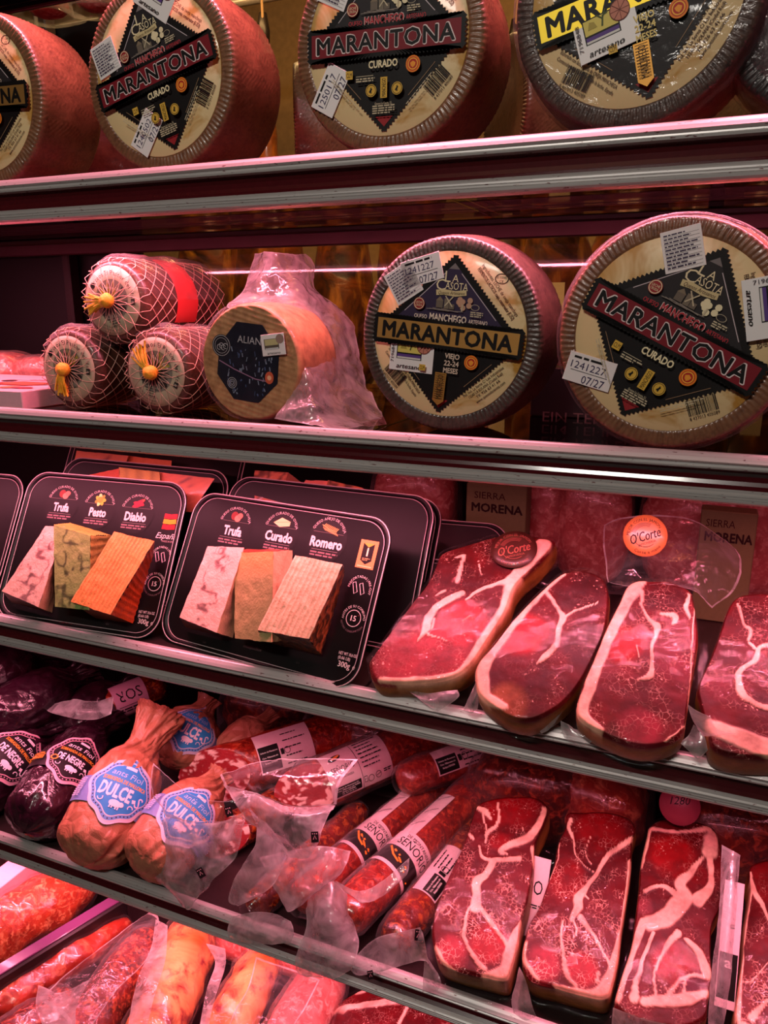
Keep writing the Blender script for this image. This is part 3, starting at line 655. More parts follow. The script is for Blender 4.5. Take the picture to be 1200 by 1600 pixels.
def netted(px, py, Y, L, roll, tass, label, seed, sleeve=False, yaw=0):
    R = .0535; c = atY(px, py, Y); fr = face_frame(c, yaw, roll)
    o = thing('netted_cheese', label, 'cheese', c - (0, 0, R), 'small cheeses in netting')
    prof = [(.0005, 0), (R * .82, -.0005), (R * .90, -.002), (R * .97, -.006), (R, -.014)] + [(R * (1 + .03 * math.sin(math.pi * t)), -.014 - (L - .028) * t) for t in np.linspace(.05, 1, 12)] + [(R * .9, -L + .004), (.0005, -L)]
    V, F = lathe(fr, prof, 64, .0015, seed, 60); mesh('rind_body', V, F, M_NETRIND, o)
    V, F = lathe(fr, [(R * .83, -.001), (R * .83, .0006), (R * .5, .0010), (.0005, .0012)], 48); lab = mesh('paper_label', V, F, M_GREYP, o)
    p = Print(.0013, .00006); r = R * .83; dk = S(40, 36, 34)
    p.disc(0, .02 * r, r * .60, S(120, 114, 104), 36); rr = random.Random(seed)
    for k in range(90):
        a = rr.uniform(0, 6.283); r0, r1 = r * rr.uniform(.10, .2), r * rr.uniform(.38, .58)
        p.line([(r0 * math.cos(a), r0 * math.sin(a)), (r1 * math.cos(a + .1), r1 * math.sin(a + .1) + .02 * r)], r * .022, dk if math.sin(a) < .35 or rr.random() < .4 else S(170, 160, 50), up=(k == 0))
    for sx in (-.34, 0, .34): p.disc(sx * r, -.30 * r, .13 * r, dk, 12, .08 * r); p.line([((sx - .07) * r, -.32 * r), ((sx - .07) * r, -.44 * r)], .03 * r, dk); p.line([((sx + .07) * r, -.32 * r), ((sx + .07) * r, -.44 * r)], .03 * r, dk)
    p.text('Queso de Cabra', .14 * r, .34 * r, .075 * r, S(220, 214, 200), -22, .62 * r, 0, .3)
    p.arc('Lácteos El Pastor del Valle', 0, 0, r * .80, 62, r * .135, dk, .01)
    p.disc(-.56 * r, .56 * r, .09 * r, dk, 16); p.ring(-.76 * r, .30 * r, .07 * r, .01 * r, dk, 16, .09 * r); p.rect(.76 * r, -.20 * r, .14 * r, .17 * r, dk, -15); p.text('ES', .76 * r, -.20 * r, .06 * r, S(214, 206, 190), -15)
    for k in range(3): p.arc('. ' * 0 + 'iiliilliiilil iillii lliiili iil liiil iillil', 0, 0, r * (.93 - .085 * k), 255, r * .05, S(80, 72, 66), 0, inward=True, up=False)
    for k in range(4): p.micro(0, (-.50 - .07 * k) * r, (.62 - .1 * k) * r, .045 * r, 1, S(70, 62, 58), 0, seed + k, .6)
    p.build('lettering', lab, fr.pt)
    # net: cords run from the back, over the rim, and gather at the knot
    V_, F_, n0 = [], [], 0; Rn = R * 1.035
    for s in (-1, 1):
        for k in range(17):
            a0 = 2 * math.pi * k / 17; pts = []
            for t in np.linspace(0, 1, 26): h = -L * 1.01 + (L - .006) * t; pts.append((Rn, a0 + s * 1.9 * t * L / .11, h))
            a1 = pts[-1][1]
            for t in np.linspace(.08, 1, 9): pts.append((Rn * (1 - t) + .006 * t, a1 + s * .55 * t, .0015 + .004 * t ** 2))
            P = np.array([fr.pt(r_ * math.cos(a), r_ * math.sin(a), h) for r_, a, h in pts]); v, f = tube(P, np.concatenate([np.full(26, .0005), np.full(9, .0003)]), 4, cap=False)
            V_.append(v); F_ += [[i + n0 for i in q] for q in f]; n0 += len(v)
    mesh('net', np.vstack(V_), F_, M_NET, o, kind='stuff')
    # yellow tassel: knot and loose ends
    ta = math.radians(tass - roll); d = np.array([math.cos(ta), math.sin(ta)])
    V, F = lathe(fr, [(.0005, .004), (.008, .006), (.0098, .011), (.008, .017), (.0005, .0195)], 20, .0012, seed, 200); tk = mesh('tassel', V, F, M_YELLOW, o)
    mb = MB()
    for k in range(30):
        a = rr.gauss(0, .16); L_ = rr.uniform(.026, .036); q = np.array([d[0] * math.cos(a) - d[1] * math.sin(a), d[0] * math.sin(a) + d[1] * math.cos(a)]); j = np.array([rr.gauss(0, .0022), rr.gauss(0, .0022)])
        P = [fr.pt(*(d * .003 + j), .013), fr.pt(*(q * L_ * .45 + j), .0135 + rr.uniform(-.002, .002)), fr.pt(*(q * L_ + j * 1.6), .007 + rr.uniform(-.002, .004))]
        mb.add(*tube(catmull(P, 6), .0013, 5))
    V, F = np.vstack(mb.V), mb.F; mesh('tassel_ends', V, F, M_YELLOW, tk, kind='stuff')
    if sleeve:
        A = np.linspace(math.radians(-42), math.radians(96), 26)
        rows = [[fr.pt(Rn * 1.02 * math.cos(a), Rn * 1.02 * math.sin(a), h) for a in A] for h in (-.062, -.085, -.108)]
        V, F = loft(rows, 14, 40, .0006, 80, 3); mesh('red_sleeve', V, F, M_REDSLEEVE, o)
        A = np.linspace(math.radians(-10), math.radians(118), 7)
        rows = [[fr.pt(Rn * (1.03 + .10 * q) * math.cos(a), Rn * (1.03 + .10 * q) * math.sin(a), h) for a in A] for h, q in ((-.012, .02), (-.04, .6), (-.07, .25), (-.105, .8), (-.14, .3), (-.168, .5))]
        V, F = loft(rows, 50, 44, .004, 45, 5); mesh('film_wrap', V, F, M_FILM, o)
    else:
        A = np.linspace(math.radians(20), math.radians(140), 7)
        rows = [[fr.pt(Rn * (1.02 + .08 * q) * math.cos(a), Rn * (1.02 + .08 * q) * math.sin(a), h) for a in A] for h, q in ((-.008, 0), (-.03, .7), (-.06, .2), (-.10, .6))]
        V, F = loft(rows, 40, 40, .004, 50, seed); mesh('film_wrap', V, F, M_FILM, o)
    return o
zc2 = Z2 + .0562
def on2(px, Y, h): q = atY(px, 560, Y); return q, h
def pz(px, Y, z):                                   # picture row of a point at height z
    q = atY(px, 560, Y); v = np.array([q[0], q[1], z]) - CAM
    # refine x so that the point stays on column px
    for _ in range(4):
        v = np.array([q[0], q[1], z]) - CAM; x = CX + F_PX * (v @ RGT) / (v @ FWD); q[0] += (px - x) * (v @ FWD) / F_PX * 1.05
    v = np.array([q[0], q[1], z]) - CAM; return CY - F_PX * (v @ UPV) / (v @ FWD)
netted(108, pz(108, .815, zc2), .815, .11, 10, -104, 'netted dark cheese at the left of the pyramid, yellow tassel hanging down', 1)
netted(244, pz(244, .815, zc2), .815, .11, -12, 122, 'netted dark cheese at the right of the pyramid, yellow tassel pointing up left', 2)
netted(176, 470, .825, .175, 12, 190, 'netted cheese on top of the pyramid, red sleeve and yellow tassel pointing left', 3, True)

def border(nu, nv):
    b = np.zeros((nu - 1, nv - 1), int); b[0] = b[-1] = 1; b[:, 0] = b[:, -1] = 1; return b.ravel()
# bagged cheese with the dark octagonal label
def mat_rib():
    t = NT('woven_tan_rind'); v = t.coords(); n = t.noise(v, 80, 4); c = t.ramp(n, .3, .7, S(140, 96, 60), S(196, 146, 100)); return t.done(t.bsdf(c, .5, 0, t.bump(n, .3, .001), .5, .2))
M_RIB = mat_rib()
def bagged():
    R = .0705; c = atY(390, pz(390, .81, Z2 + R * 1.02), .81); fr = face_frame(c, 0, -6); L = .10
    o = thing('bagged_cheese', 'ribbed tan cheese with a dark octagonal label in a pink lit plastic bag', 'cheese', c - (0, 0, R))
    n = 160; a = np.linspace(0, 2 * math.pi, n, endpoint=False)
    pr = np.array([(R * t, 0) for t in np.linspace(.004, .95, 60)] + [(R * .985, -.003), (R, -.009)] + [(R * (1 + .02 * math.sin(math.pi * t)), -.009 - .085 * t) for t in np.linspace(.04, 1, 24)] + [(.001, -.098)])
    r = pr[:, 0][:, None] * np.ones(n); h = pr[:, 1][:, None] * np.ones(n); x, y = r * np.cos(a), r * np.sin(a)
    flat = h > -.002; ph = (y + .18 * x) / .0062; h = h + flat * (.0010 * np.abs(((ph % 1) - .5) * 2) + .0004 * noise(np.stack([x, y, h], -1), 120, 1))
    P = fr.pt(x, y, h); mesh('rind_body', P.reshape(-1, 3), gridF(len(pr), n, cv=True), M_RIB, o)
    k = .0415; oc = [(k * math.cos(math.radians(22.5 + 45 * j)) * 1.12 - .002, k * math.sin(math.radians(22.5 + 45 * j)) * 1.22) for j in range(8)]
    oc[3] = (-k * 1.05, k * .42); p = Print(.0012, .00008); nv = S(22, 24, 38)
    V = np.array([[*q, .0014] for q in oc] + [[*q, .0006] for q in oc]); F = [list(range(8))] + [[i, (i + 1) % 8, 8 + (i + 1) % 8, 8 + i][::-1] for i in range(8)]
    lab = mesh('dark_label', fr.pt(V[:, 0], V[:, 1], V[:, 2]), F, plain('dark_navy_label', nv, .3, coat=.5, bs=.25, bscale=90, var=.3), o, False)
    sil = S(170, 168, 172); lt = S(120, 130, 150)
    p.h = .0016; p.text('ALIANO', .004, .027, .0085, sil, 0, .043); p.disc(-.040, .016, .0135, S(18, 18, 26), 28); p.ring(-.040, .016, .0125, .0007, sil, 28); p.ring(-.040, .016, .0095, .0005, sil, 28)
    for j in range(4): p.ring(-.043 + .003 * j, .014 + .002 * (j % 2), .0035, .0008, sil, 12, a0=20, a1=300)
    rr = random.Random(4)
    for j in range(60): # pale broken brush strokes of the printed picture
        u, v = rr.uniform(-.03, .036), rr.uniform(-.038, .018)
        if abs(u) + abs(v) < .058: p.line([(u, v), (u + rr.uniform(-.002, .002), v - rr.uniform(.002, .006))], rr.uniform(.0006, .0022), lt if rr.random() < .6 else S(70, 84, 120), up=(j == 0))
    p.line([(-.042, -.002), (-.02, -.010), (.01, -.018), (.03, -.019)], .0013, S(150, 110, 140)); p.disc(.030, -.014, .006, S(200, 90, 60), 16, .0075); p.disc(.030, -.014, .003, S(240, 180, 140), 12)
    for j in range(3): p.ring(-.022, -.027, .0068 - .0022 * j, .0007, sil, 20)
    p.build('lettering', lab, fr.pt)
    V, F = bevbox((0, 0, 0), (.032, .025, .0006), .0002); a0 = math.radians(12); RR = np.array([[math.cos(a0), -math.sin(a0), 0], [math.sin(a0), math.cos(a0), 0], [0, 0, 1]])
    V = V @ RR.T + (.034, .026, .0042); st = mesh('sticker', fr.pt(V[:, 0], V[:, 1], V[:, 2]), F, M_STICK, o, False, label='white artisan seal sticker')
    p = Print(.0004, .00006); p.rect(-.002, .001, .020, .012, S(90, 80, 70)); p.rect(-.002, .003, .018, .007, S(190, 180, 130)); p.disc(.010, .006, .0055, S(150, 120, 110), 18); p.text('artesano', 0, -.0095, .003, INKB, 0, .018); p.rect(-.002, -.0045, .018, .002, S(200, 200, 200))
    p.build('lettering', st, lambda x, y, z: fr.pt(*(np.stack([x, y, z], 1) @ RR.T + (.034, .026, .0042)).T))
    # film over the face and round the sides
    V, F = lathe(fr, [(.002, .0068)] + [(R * t, .0062 - .002 * t) for t in np.linspace(.1, .98, 18)] + [(R * 1.02, .001), (R * 1.04, -.008)] + [(R * (1.05 + .05 * t), -.01 - .08 * t) for t in np.linspace(.1, 1, 10)], 96, .003, 8, 45); mesh('bag_film', V, F, M_WRAP, o)
    g = lambda L_: [atY(*q) for q in L_]
    rows = [g([(399, 397, .93), (425, 394, .90), (452, 398, .92), (478, 397, .96)]), g([(391, 425, .91), (428, 430, .885), (462, 425, .92), (489, 412, .965)]), g([(380, 455, .88), (425, 465, .875), (470, 455, .90), (494, 452, .97)]),
            g([(356, 482, .845), (418, 478, .85), (478, 478, .90), (544, 494, .985)]), g([(420, 478, .835), (466, 520, .85), (505, 520, .90), (556, 530, .985)]), g([(462, 540, .825), (486, 575, .835), (520, 585, .88), (567, 595, .97)]), g([(462, 600, .818), (492, 640, .80), (530, 650, .83), (596, 645, .93)]), g([(430, 655, .80), (480, 663, .785), (530, 671, .785), (604, 664, .90)])]
    V, F = loft(rows, 150, 90, .0055, 55, 12); mesh('bag_film', V, F, [film('pink_lit_bag_film', .40, .55, (1, .95, .96), .12, .7, 30, 2.5), M_WELD], o, fmat=border(150, 90))
    return o
bagged()

# flat pink carton and film packs at the left edge
M_PINKC = plain('pale_pink_card', S(222, 170, 180), .5, var=.05); M_BLKC = plain('black_card', S(24, 18, 20), .45); M_GREENC = plain('olive_green_card', S(120, 122, 78), .5, var=.06)
def carton(name, label, lo, hi, m, cat='box', group=None):
    lo, hi = np.array(lo), np.array(hi); o = thing(name, label, cat, ((lo[0] + hi[0]) / 2, (lo[1] + hi[1]) / 2, lo[2]), group)
    V, F = bevbox((lo + hi) / 2, hi - lo, .0012); mesh('carton_body', V, F, m, o, False); return o
e = atY(50, 640, .80); bxr = float(e[0])
o = carton('flat_carton', 'flat pale pink carton printed 10 at the left end of the second shelf', (bxr - .36, .785, Z2 + .0005), (bxr, .995, Z2 + .026), M_PINKC)
p = Print(.0004); fr = Frame((bxr - .09, .80, Z2 + .026), (1, 0, 0), (0, 1, 0), (0, 0, 1))
p.text('10', .0, .165, .035, S(90, 50, 70), 0, .06); p.rect(.0, .115, .12, .003, S(90, 50, 70)); p.micro(.01, .125, .10, .012, 2, S(120, 70, 90)); p.poly([(-.05, .07), (-.025, .095), (.03, .095), (.055, .07), (.03, .045), (-.025, .045)], S(140, 60, 50)); p.poly([(-.04, .07), (-.02, .088), (.025, .088), (.045, .07), (.025, .052), (-.02, .052)], S(190, 90, 70))
p.disc(-.06, .10, .012, S(70, 40, 50)); p.disc(.03, .02, .014, S(226, 120, 90)); p.disc(.055, .02, .018, S(220, 80, 90), 20, .010); p.micro(-.03, .02, .06, .02, 3, S(140, 90, 110))
p.build('lettering', o, fr.pt)
e2 = atY(828, 650, 1.0); e3 = atY(955, 650, 1.0)
o = carton('black_carton', 'black printed carton standing behind and between the two big wheels on the second shelf', (e2[0], 1.0, Z2 + .0005), (e3[0] + .06, 1.05, float(atY(860, 575, 1.0)[2])), M_BLKC)
p = Print(.0004); q = atY(905, 650, 1.0); p.text('EIN TEMPERAMENT', .0, 0, .0125, S(120, 96, 92), 0, .19, -.005, align='L'); p.h += .0002
p.build('lettering', o, Frame(atY(848, 650, 1.0), (1, 0, 0), (0, 0, 1), (0, -1, 0)).pt)

def mat_cured(name, c1, c2, c3, sc=14, rough=.32):
    t = NT(name); v = t.coords(); n = t.noise(v, sc, 6, .65, .9); n2 = t.noise(t.coords(scale=(1, 1, 1)), sc * 4, 5, .6, .6)
    c = t.mix(t.ramp(n2, .5, .66), t.ramp(n, .35, .65, c1, c2), c3); return t.done(t.bsdf(c, rough, 0, t.bump(t.math('ADD', n, n2), .45, .004), .5, .3))
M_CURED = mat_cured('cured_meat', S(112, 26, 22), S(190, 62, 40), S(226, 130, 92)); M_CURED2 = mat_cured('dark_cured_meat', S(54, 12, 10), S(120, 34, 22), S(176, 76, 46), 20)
M_PALE = mat_cured('pale_sliced_meat', S(170, 70, 66), S(206, 120, 112), S(226, 166, 152), 22); M_FATORANGE = mat_cured('amber_ham_fat', S(222, 116, 44), S(246, 196, 120), S(120, 16, 24), 8)
def blob(fr, rx, ry, rz, name, mat, parent, seed=0, w=.12, n=36, flat=None, **k):   # lumpy ellipsoid
    th = np.linspace(0, math.pi, n // 2 + 1)[:, None]; a = np.linspace(0, 2 * math.pi, n, endpoint=False)[None]
    D = np.stack([np.sin(th) * np.cos(a), np.sin(th) * np.sin(a), np.cos(th) + 0 * a], -1); e = 0.72
    D = np.sign(D) * np.abs(D) ** e; s = 1 + w * noise(D + seed * 3.1, 2.2, seed, 3)
    P = D * s[..., None] * (rx, ry, rz)
    if flat is not None: P[..., 2] = np.maximum(P[..., 2], flat)
    return mesh(name, fr.pt(P[..., 0], P[..., 1], P[..., 2]).reshape(-1, 3), gridF(n // 2 + 1, n, cv=True, flip=True), mat, parent, **k)
M_CLEAR = film('shrink_film', .010, .22, (1, .97, .975), .08, .6, 30)
def pack(name, label, px, py, Y, z0, sx, sy, sz, yaw, mat, group, seed, film_m=None, cat='meat pack', skirt=.02):    # sealed pack: lump of meat in film with a flat welded edge
    c = atY(px, py, Y); c[2] = z0 + sz; o = thing(name, label, cat, (c[0], c[1], z0), group)
    y = math.radians(yaw); fr = Frame(c, (math.cos(y), math.sin(y), 0), (-math.sin(y), math.cos(y), 0), (0, 0, 1))
    blob(fr, sx, sy, sz * .94, 'meat', mat, o, seed, flat=-sz * .96)
    n = 72; a = np.linspace(0, 2 * math.pi, n, endpoint=False); prof = [(.02, 1.06), (.35, 1.05), (.7, .98), (.95, .75), (1.08, .25), (1.12, -.5), (1.2, -.86)]
    k = [p_[0] for p_ in prof]; P = []
    sq = (np.abs(np.cos(a)) ** 4 + np.abs(np.sin(a)) ** 4) ** -.25
    for r_, h_ in prof: P.append(np.stack([sx * r_ * sq * np.cos(a), sy * r_ * sq * np.sin(a), sz * h_ + 0 * a], -1))
    P.append(P[-1] + np.stack([skirt * np.cos(a), skirt * np.sin(a), 0 * a - .03 * sz], -1)); G = np.array(P); G = catmull(G, 22)
    G += .10 * sz * (noise(G, 26, seed, 3))[..., None] * (.4, .4, 1); G[..., 2] = np.maximum(G[..., 2], -sz * .985)
    mesh('film', fr.pt(G[..., 0], G[..., 1], G[..., 2]).reshape(-1, 3), gridF(22, n, cv=True), film_m or M_FILM, o)
    return o
g_ = 'film packs at the back of the second shelf'
pack('meat_pack', 'film pack of pink meat behind the pink carton, left end of second shelf', -10, 560, 1.06, Z2, .07, .05, .03, 10, M_PALE, g_, 3)
pack('meat_pack', 'film pack of pink meat behind the left netted cheese on the second shelf', 70, 560, 1.08, Z2, .06, .045, .027, -14, M_PALE, g_, 4)

# ================================================================ shelf 3, left: black trays of cheese wedges
M_TRAY = plain('black_tray_plastic', S(8, 5, 6), .45, coat=.0, spec=.25); M_RIM = plain('lit_tray_edge', S(196, 176, 178), .25, spec=.8)  # pale rim colour paints the light caught along the black tray edge
M_TRAYFILM = film('tray_film', .012, .10)
M_CHEESE = mat_col('cheese_paste', .45, .12, .45, 300); Z3, Z4 = SHELF[3][2], SHELF[4][2]
def rrect(u0, v0, u1, v1, r, n=10):
    out = []
    for cx, cy, a0 in ((u1 - r, v1 - r, 0), (u0 + r, v1 - r, 90), (u0 + r, v0 + r, 180), (u1 - r, v0 + r, 270)):
        for a in np.radians(np.linspace(a0, a0 + 90, n)): out.append((cx + r * math.cos(a), cy + r * math.sin(a)))
    return np.array(out)
def quadgrid(P4, n, col, rough=.0006, seed=0, stain=None):
    a, b, c, d = map(np.asarray, P4); s, t = np.meshgrid(np.linspace(0, 1, n), np.linspace(0, 1, n), indexing='ij'); S_, T_ = s[..., None], t[..., None]
    P = a * (1 - S_) * (1 - T_) + b * S_ * (1 - T_) + c * S_ * T_ + d * (1 - S_) * T_
    D = np.stack([noise(P, 95, seed, 2), noise(P, 95, seed + 5, 2), noise(P, 95, seed + 9, 2)], -1) * rough
    C = np.ones((n, n, 3)) * np.array(col) * (1 + .22 * noise(P, 120, seed, 3))[..., None]
    if stain is not None: C, D2 = stain(s, t, P, C); D = D + D2
    return (P + D).reshape(-1, 3), gridF(n, n, flip=True), C.reshape(-1, 3)
def st_vein(c, thr=.05, sc=42, lo=.2, hi=.75):
    def f(s, t, P, C):
        v = np.abs(noise(P, sc, 31, 3)) + .25 * np.abs(s - .5) + .0; m = sstep(thr * 1.5, thr * .4, v - .06 * sstep(lo, .5, t) * sstep(hi, .5, t))
        return C * (1 - m[..., None] * .8) + np.array(c) * m[..., None] * .8, 0
    return f
def st_rib(c, freq, amp=.0009, ax='s', mixv=.5):
    def f(s, t, P, C):
        q = (s if ax == 's' else t); w = .5 + .5 * np.cos(q * freq * 6.283); nrm = np.cross(P[-1, 0] - P[0, 0], P[0, -1] - P[0, 0]); nrm = nrm / np.linalg.norm(nrm)
        m = sstep(.5, .85, 1 - w) * mixv * (.6 + .4 * noise(P, 60, 3, 2)); return C * (1 - m[..., None]) + np.array(c) * m[..., None], nrm * ((w - 1) * amp)[..., None]
    return f
def st_fleck(c, thr=.45, sc=130, amp=.0012):
    def f(s, t, P, C):
        v = noise(P * (1, 1, .5), sc, 17, 2); m = sstep(thr - .25, thr, v); nrm = np.cross(P[-1, 0] - P[0, 0], P[0, -1] - P[0, 0]); nrm = nrm / np.linalg.norm(nrm)
        return C * (1 - m[..., None]) + np.array(c) * m[..., None], -nrm * (amp * v)[..., None]
    return f
def st_grad(c, axis, a, b, k=.7):
    def f(s, t, P, C): m = sstep(a, b, s if axis == 's' else t)[..., None] * k; return C * (1 - m) + np.array(c) * m, 0
    return f
WHITEP = S(216, 200, 196)
def tray(fr, rect, wedges, label, printer=None, detail=True, depth=.022, rc=.034):
    u0, v0, u1, v1 = rect; o = thing('cheese_tray', label, 'cheese tray', fr.pt((u0 + u1) / 2, v0, 0), 'black trays of cheese wedges')
    out = rrect(u0, v0, u1, v1, rc); m = len(out); c = out.mean(0)
    def ringp(inset, h): d = out - c; k = 1 - inset / np.linalg.norm(d, axis=1, keepdims=True); q = c + d * k; return fr.pt(q[:, 0], q[:, 1], h)
    rings = [ringp(.0, -.0025), ringp(.0, 0), ringp(.0012, .0012), ringp(.006, .0012), ringp(.0075, -.001), ringp(.010, -.0015), ringp(.06, -.0015)]
    V = np.vstack(rings + [fr.pt(c[0], c[1], -.0015)[None]]); F = gridF(len(rings), m, cv=True, flip=True).tolist(); b0 = (len(rings) - 1) * m; F += [[b0 + i, b0 + (i + 1) % m, len(V) - 1] for i in range(m)]
    n0 = len(V); bk = [ringp(.0, -.0025), ringp(.012, -.004), ringp(.018, -depth)]; V = np.vstack([V] + bk + [fr.pt(c[0], c[1], -depth)[None]]); F += (gridF(3, m, cv=True) + n0).tolist() + [[n0 + 2 * m + (i + 1) % m, n0 + 2 * m + i, len(V) - 1] for i in range(m)]
    mesh('tray_base', V, F, M_TRAY, o)
    for ins, hh, rr in ((.0005, .0008, .0009), (.0090, -.0008, .0005)):
        q = ringp(ins, hh); q = np.vstack([q, q[:1]]); V, F = tube(q, rr, 6, cap=False); mesh('rim', V, F, M_RIM, o)
    for (nm, lab, faces) in wedges:
        mb = MB()
        for k, (pts, col, stn) in enumerate(faces):
            P4 = []
            for x, y, h in pts:
                f2 = Frame(fr.o + fr.n * h, fr.u, fr.v, fr.n); u, v = f2.hit(x, y); P4.append(f2.pt(u, v, 0))
            n = 44 if detail and k < 3 else 12; mb.add(*quadgrid(P4, n, col, .0009, k, stn))
        mesh('cheese_wedge', np.vstack(mb.V), mb.F, M_CHEESE, o, True, np.vstack([np.asarray(c_) for c_ in mb.C]), label=lab)
    if printer: p = Print(-.0012, .00008); p.owner = o; printer(p, fr); p.build('lettering', o, fr.pt)
    return o
def zt(ox, oy, k): return lambda L_: [(ox + x / k, oy + y / k, h) for x, y, h in L_]
IV, PK = S(228, 196, 168), S(224, 178, 160); VEIN = S(70, 26, 44)
fr1 = slope_frame(atY(110, 980, .772), 61, 4)
fr2 = slope_frame(atY(400, 1037, .772), 62, -7)
def on_shelf(fr, v0, z):                               # slide a frame up so its lowest edge rests on the deck
    low = fr.pt(0, v0, -.004)[2]
    d = z + .001 - low; fr.o = fr.o + np.array([0, 0, d]) if d > 0 else fr.o; return fr
q1 = zt(0, 720, 4.0); q2 = zt(260, 760, 3.3333)
w1 = [('a', 'pale wedge with purple truffle veins', [(q1([(285, 408, .034), (405, 410, .034), (240, 915, .034), (12, 815, .034)]), PK, st_vein(VEIN, .10)), (q1([(405, 410, .034), (400, 560, .002), (325, 950, .002), (240, 915, .034)]), S(214, 172, 130), None), (q1([(12, 815, .034), (240, 915, .034), (322, 950, .002), (70, 885, .002)]), S(110, 62, 36), None)]),
      ('b', 'greenish wedge with dark veins and green rind', [(q1([(335, 402, .034), (565, 468, .050), (560, 935, .050), (345, 912, .034)]), S(132, 150, 84), st_vein(S(16, 24, 18), .10, 30, .3, 1.2)), (q1([(335, 402, .034), (440, 388, .006), (695, 466, .006), (565, 468, .050)]), S(176, 150, 66), st_rib(S(70, 62, 20), 9, .001, 's', .7)), (q1([(565, 468, .050), (695, 466, .006), (655, 800, .004), (560, 935, .050)]), S(150, 128, 60), st_rib(S(36, 32, 14), 9, .001, 't', .85))]),
      ('c', 'orange wedge with a red ribbed rind', [(q1([(712, 445, .050), (965, 500, .050), (690, 960, .050), (440, 880, .050)]), S(238, 150, 82), st_rib(S(206, 76, 26), 11, .0009, 's', .7)), (q1([(965, 500, .050), (958, 575, .004), (828, 1015, .004), (690, 960, .050)]), S(206, 84, 30), st_rib(S(120, 26, 12), 12, .0013, 't', .85)), (q1([(440, 880, .050), (690, 960, .050), (828, 1015, .004), (600, 985, .004)]), S(150, 60, 20), None)])]
w2 = [('a', 'pale wedge with purple truffle flecks', [(q2([(215, 312, .034), (405, 318, .034), (262, 762, .034), (68, 682, .034)]), PK, st_vein(VEIN, .075)), (q2([(405, 318, .034), (420, 430, .002), (345, 790, .002), (262, 762, .034)]), S(214, 170, 130), None), (q2([(68, 682, .034), (262, 762, .034), (342, 792, .002), (100, 735, .002)]), S(104, 58, 40), None)]),
      ('b', 'plain cured wedge with a smooth tan paste', [(q2([(355, 345, .030), (557, 338, .052), (550, 812, .052), (355, 790, .030)]), S(160, 142, 94), st_grad(S(222, 150, 90), 't', .35, 0, .9)), (q2([(557, 338, .052), (656, 332, .010), (640, 800, .010), (550, 812, .052)]), S(232, 176, 132), None), (q2([(355, 345, .030), (420, 326, .004), (656, 330, .006), (557, 338, .052)]), S(150, 60, 40), None)]),  # left face painted shaded, lighter towards its top; right face painted lit
      ('c', 'pale wedge with rosemary flecks and a herb coated rind', [(q2([(672, 358, .052), (918, 408, .052), (742, 795, .052), (475, 748, .052)]), S(236, 192, 156), st_rib(S(190, 120, 80), 10, .0010, 's', .6)), (q2([(918, 408, .052), (926, 458, .004), (805, 878, .004), (742, 795, .052)]), S(150, 92, 44), st_fleck(S(66, 40, 16), .15, 200, .0022)), (q2([(475, 748, .052), (742, 795, .052), (803, 878, .004), (520, 812, .004)]), S(120, 70, 40), st_fleck(S(60, 36, 18), .2, 200, .001))])]
def badge(p0, fr, x, y, word, icon, sub, w, h=.0125):
    p = Print(-.0012, .00008); badge_(p, fr, x, y, word, icon, sub, w, h); p.build('flavour_badge', p0.owner, fr.pt)
def badge_(p, fr, x, y, word, icon, sub, w, h):
    u, v = fr.hit(x, y); p.disc(u, v + .004, .030, S(14, 8, 10), 28); p.text(word, u, v, h, WHITEP, 0, w, .035); p.rect(u, v - h * .80, .040, .0005, S(140, 120, 120))
    p.micro(u, v - h * 1.25, .042, .0075, 2, S(130, 100, 104), 0, len(word), .55)
    p.arc('QUESO CURADO DE OVEJA' if word != 'Romero' else 'QUESO AÑEJO DE OVEJA', u, v + .006, .0265, 90, .0036, S(190, 170, 170), .02); p.rect(u, v + h * 1.05, .046, .0004, S(120, 100, 100))
    iy = v + h * 1.35
    if icon == 'truffle':
        p.disc(u - .003, iy + .004, .0062, S(120, 40, 36), 14); p.disc(u + .003, iy + .001, .0055, S(214, 120, 100), 14, .0048); p.disc(u + .0065, iy + .005, .0048, S(206, 104, 88), 14, .004)
    elif icon == 'pesto':
        for k in range(7): a = k * .9; p.disc(u + .0055 * math.cos(a), iy + .002 + .0055 * math.sin(a), .0046, (S(190, 170, 60), S(128, 130, 50), S(226, 206, 130))[k % 3], 10, .003, k * 50)
        p.disc(u, iy + .002, .005, S(160, 140, 50), 14)
    elif icon == 'chili':
        for k, a in enumerate((18, -8, 30)): p.disc(u + .001 * k, iy + .0005 + .0022 * k, .0095, S(206, 30, 50), 16, .0030, a)
        p.line([(u + .007, iy + .007), (u + .010, iy + .011)], .001, S(90, 120, 60))
    elif icon == 'wedge': p.poly([(u - .014, iy + .001), (u - .002, iy + .009), (u + .013, iy + .005), (u + .013, iy - .001), (u - .003, iy - .004)], S(238, 196, 140)); p.line([(u - .014, iy + .001), (u + .001, iy + .003), (u + .013, iy + .005)], .0006, S(190, 130, 80))
    else:
        p.line([(u - .012, iy + .006), (u, iy + .001), (u + .012, iy - .001)], .0009, S(214, 160, 100))
        for k in range(9): q = -.010 + .0026 * k; p.line([(u + q, iy + .004 - .0025 * k / 4), (u + q + .004, iy + .008 - .0025 * k / 4)], .0012, S(206, 150, 90)); p.line([(u + q, iy + .003 - .0025 * k / 4), (u + q + .005, iy - .001 - .0025 * k / 4)], .0012, S(190, 130, 80))
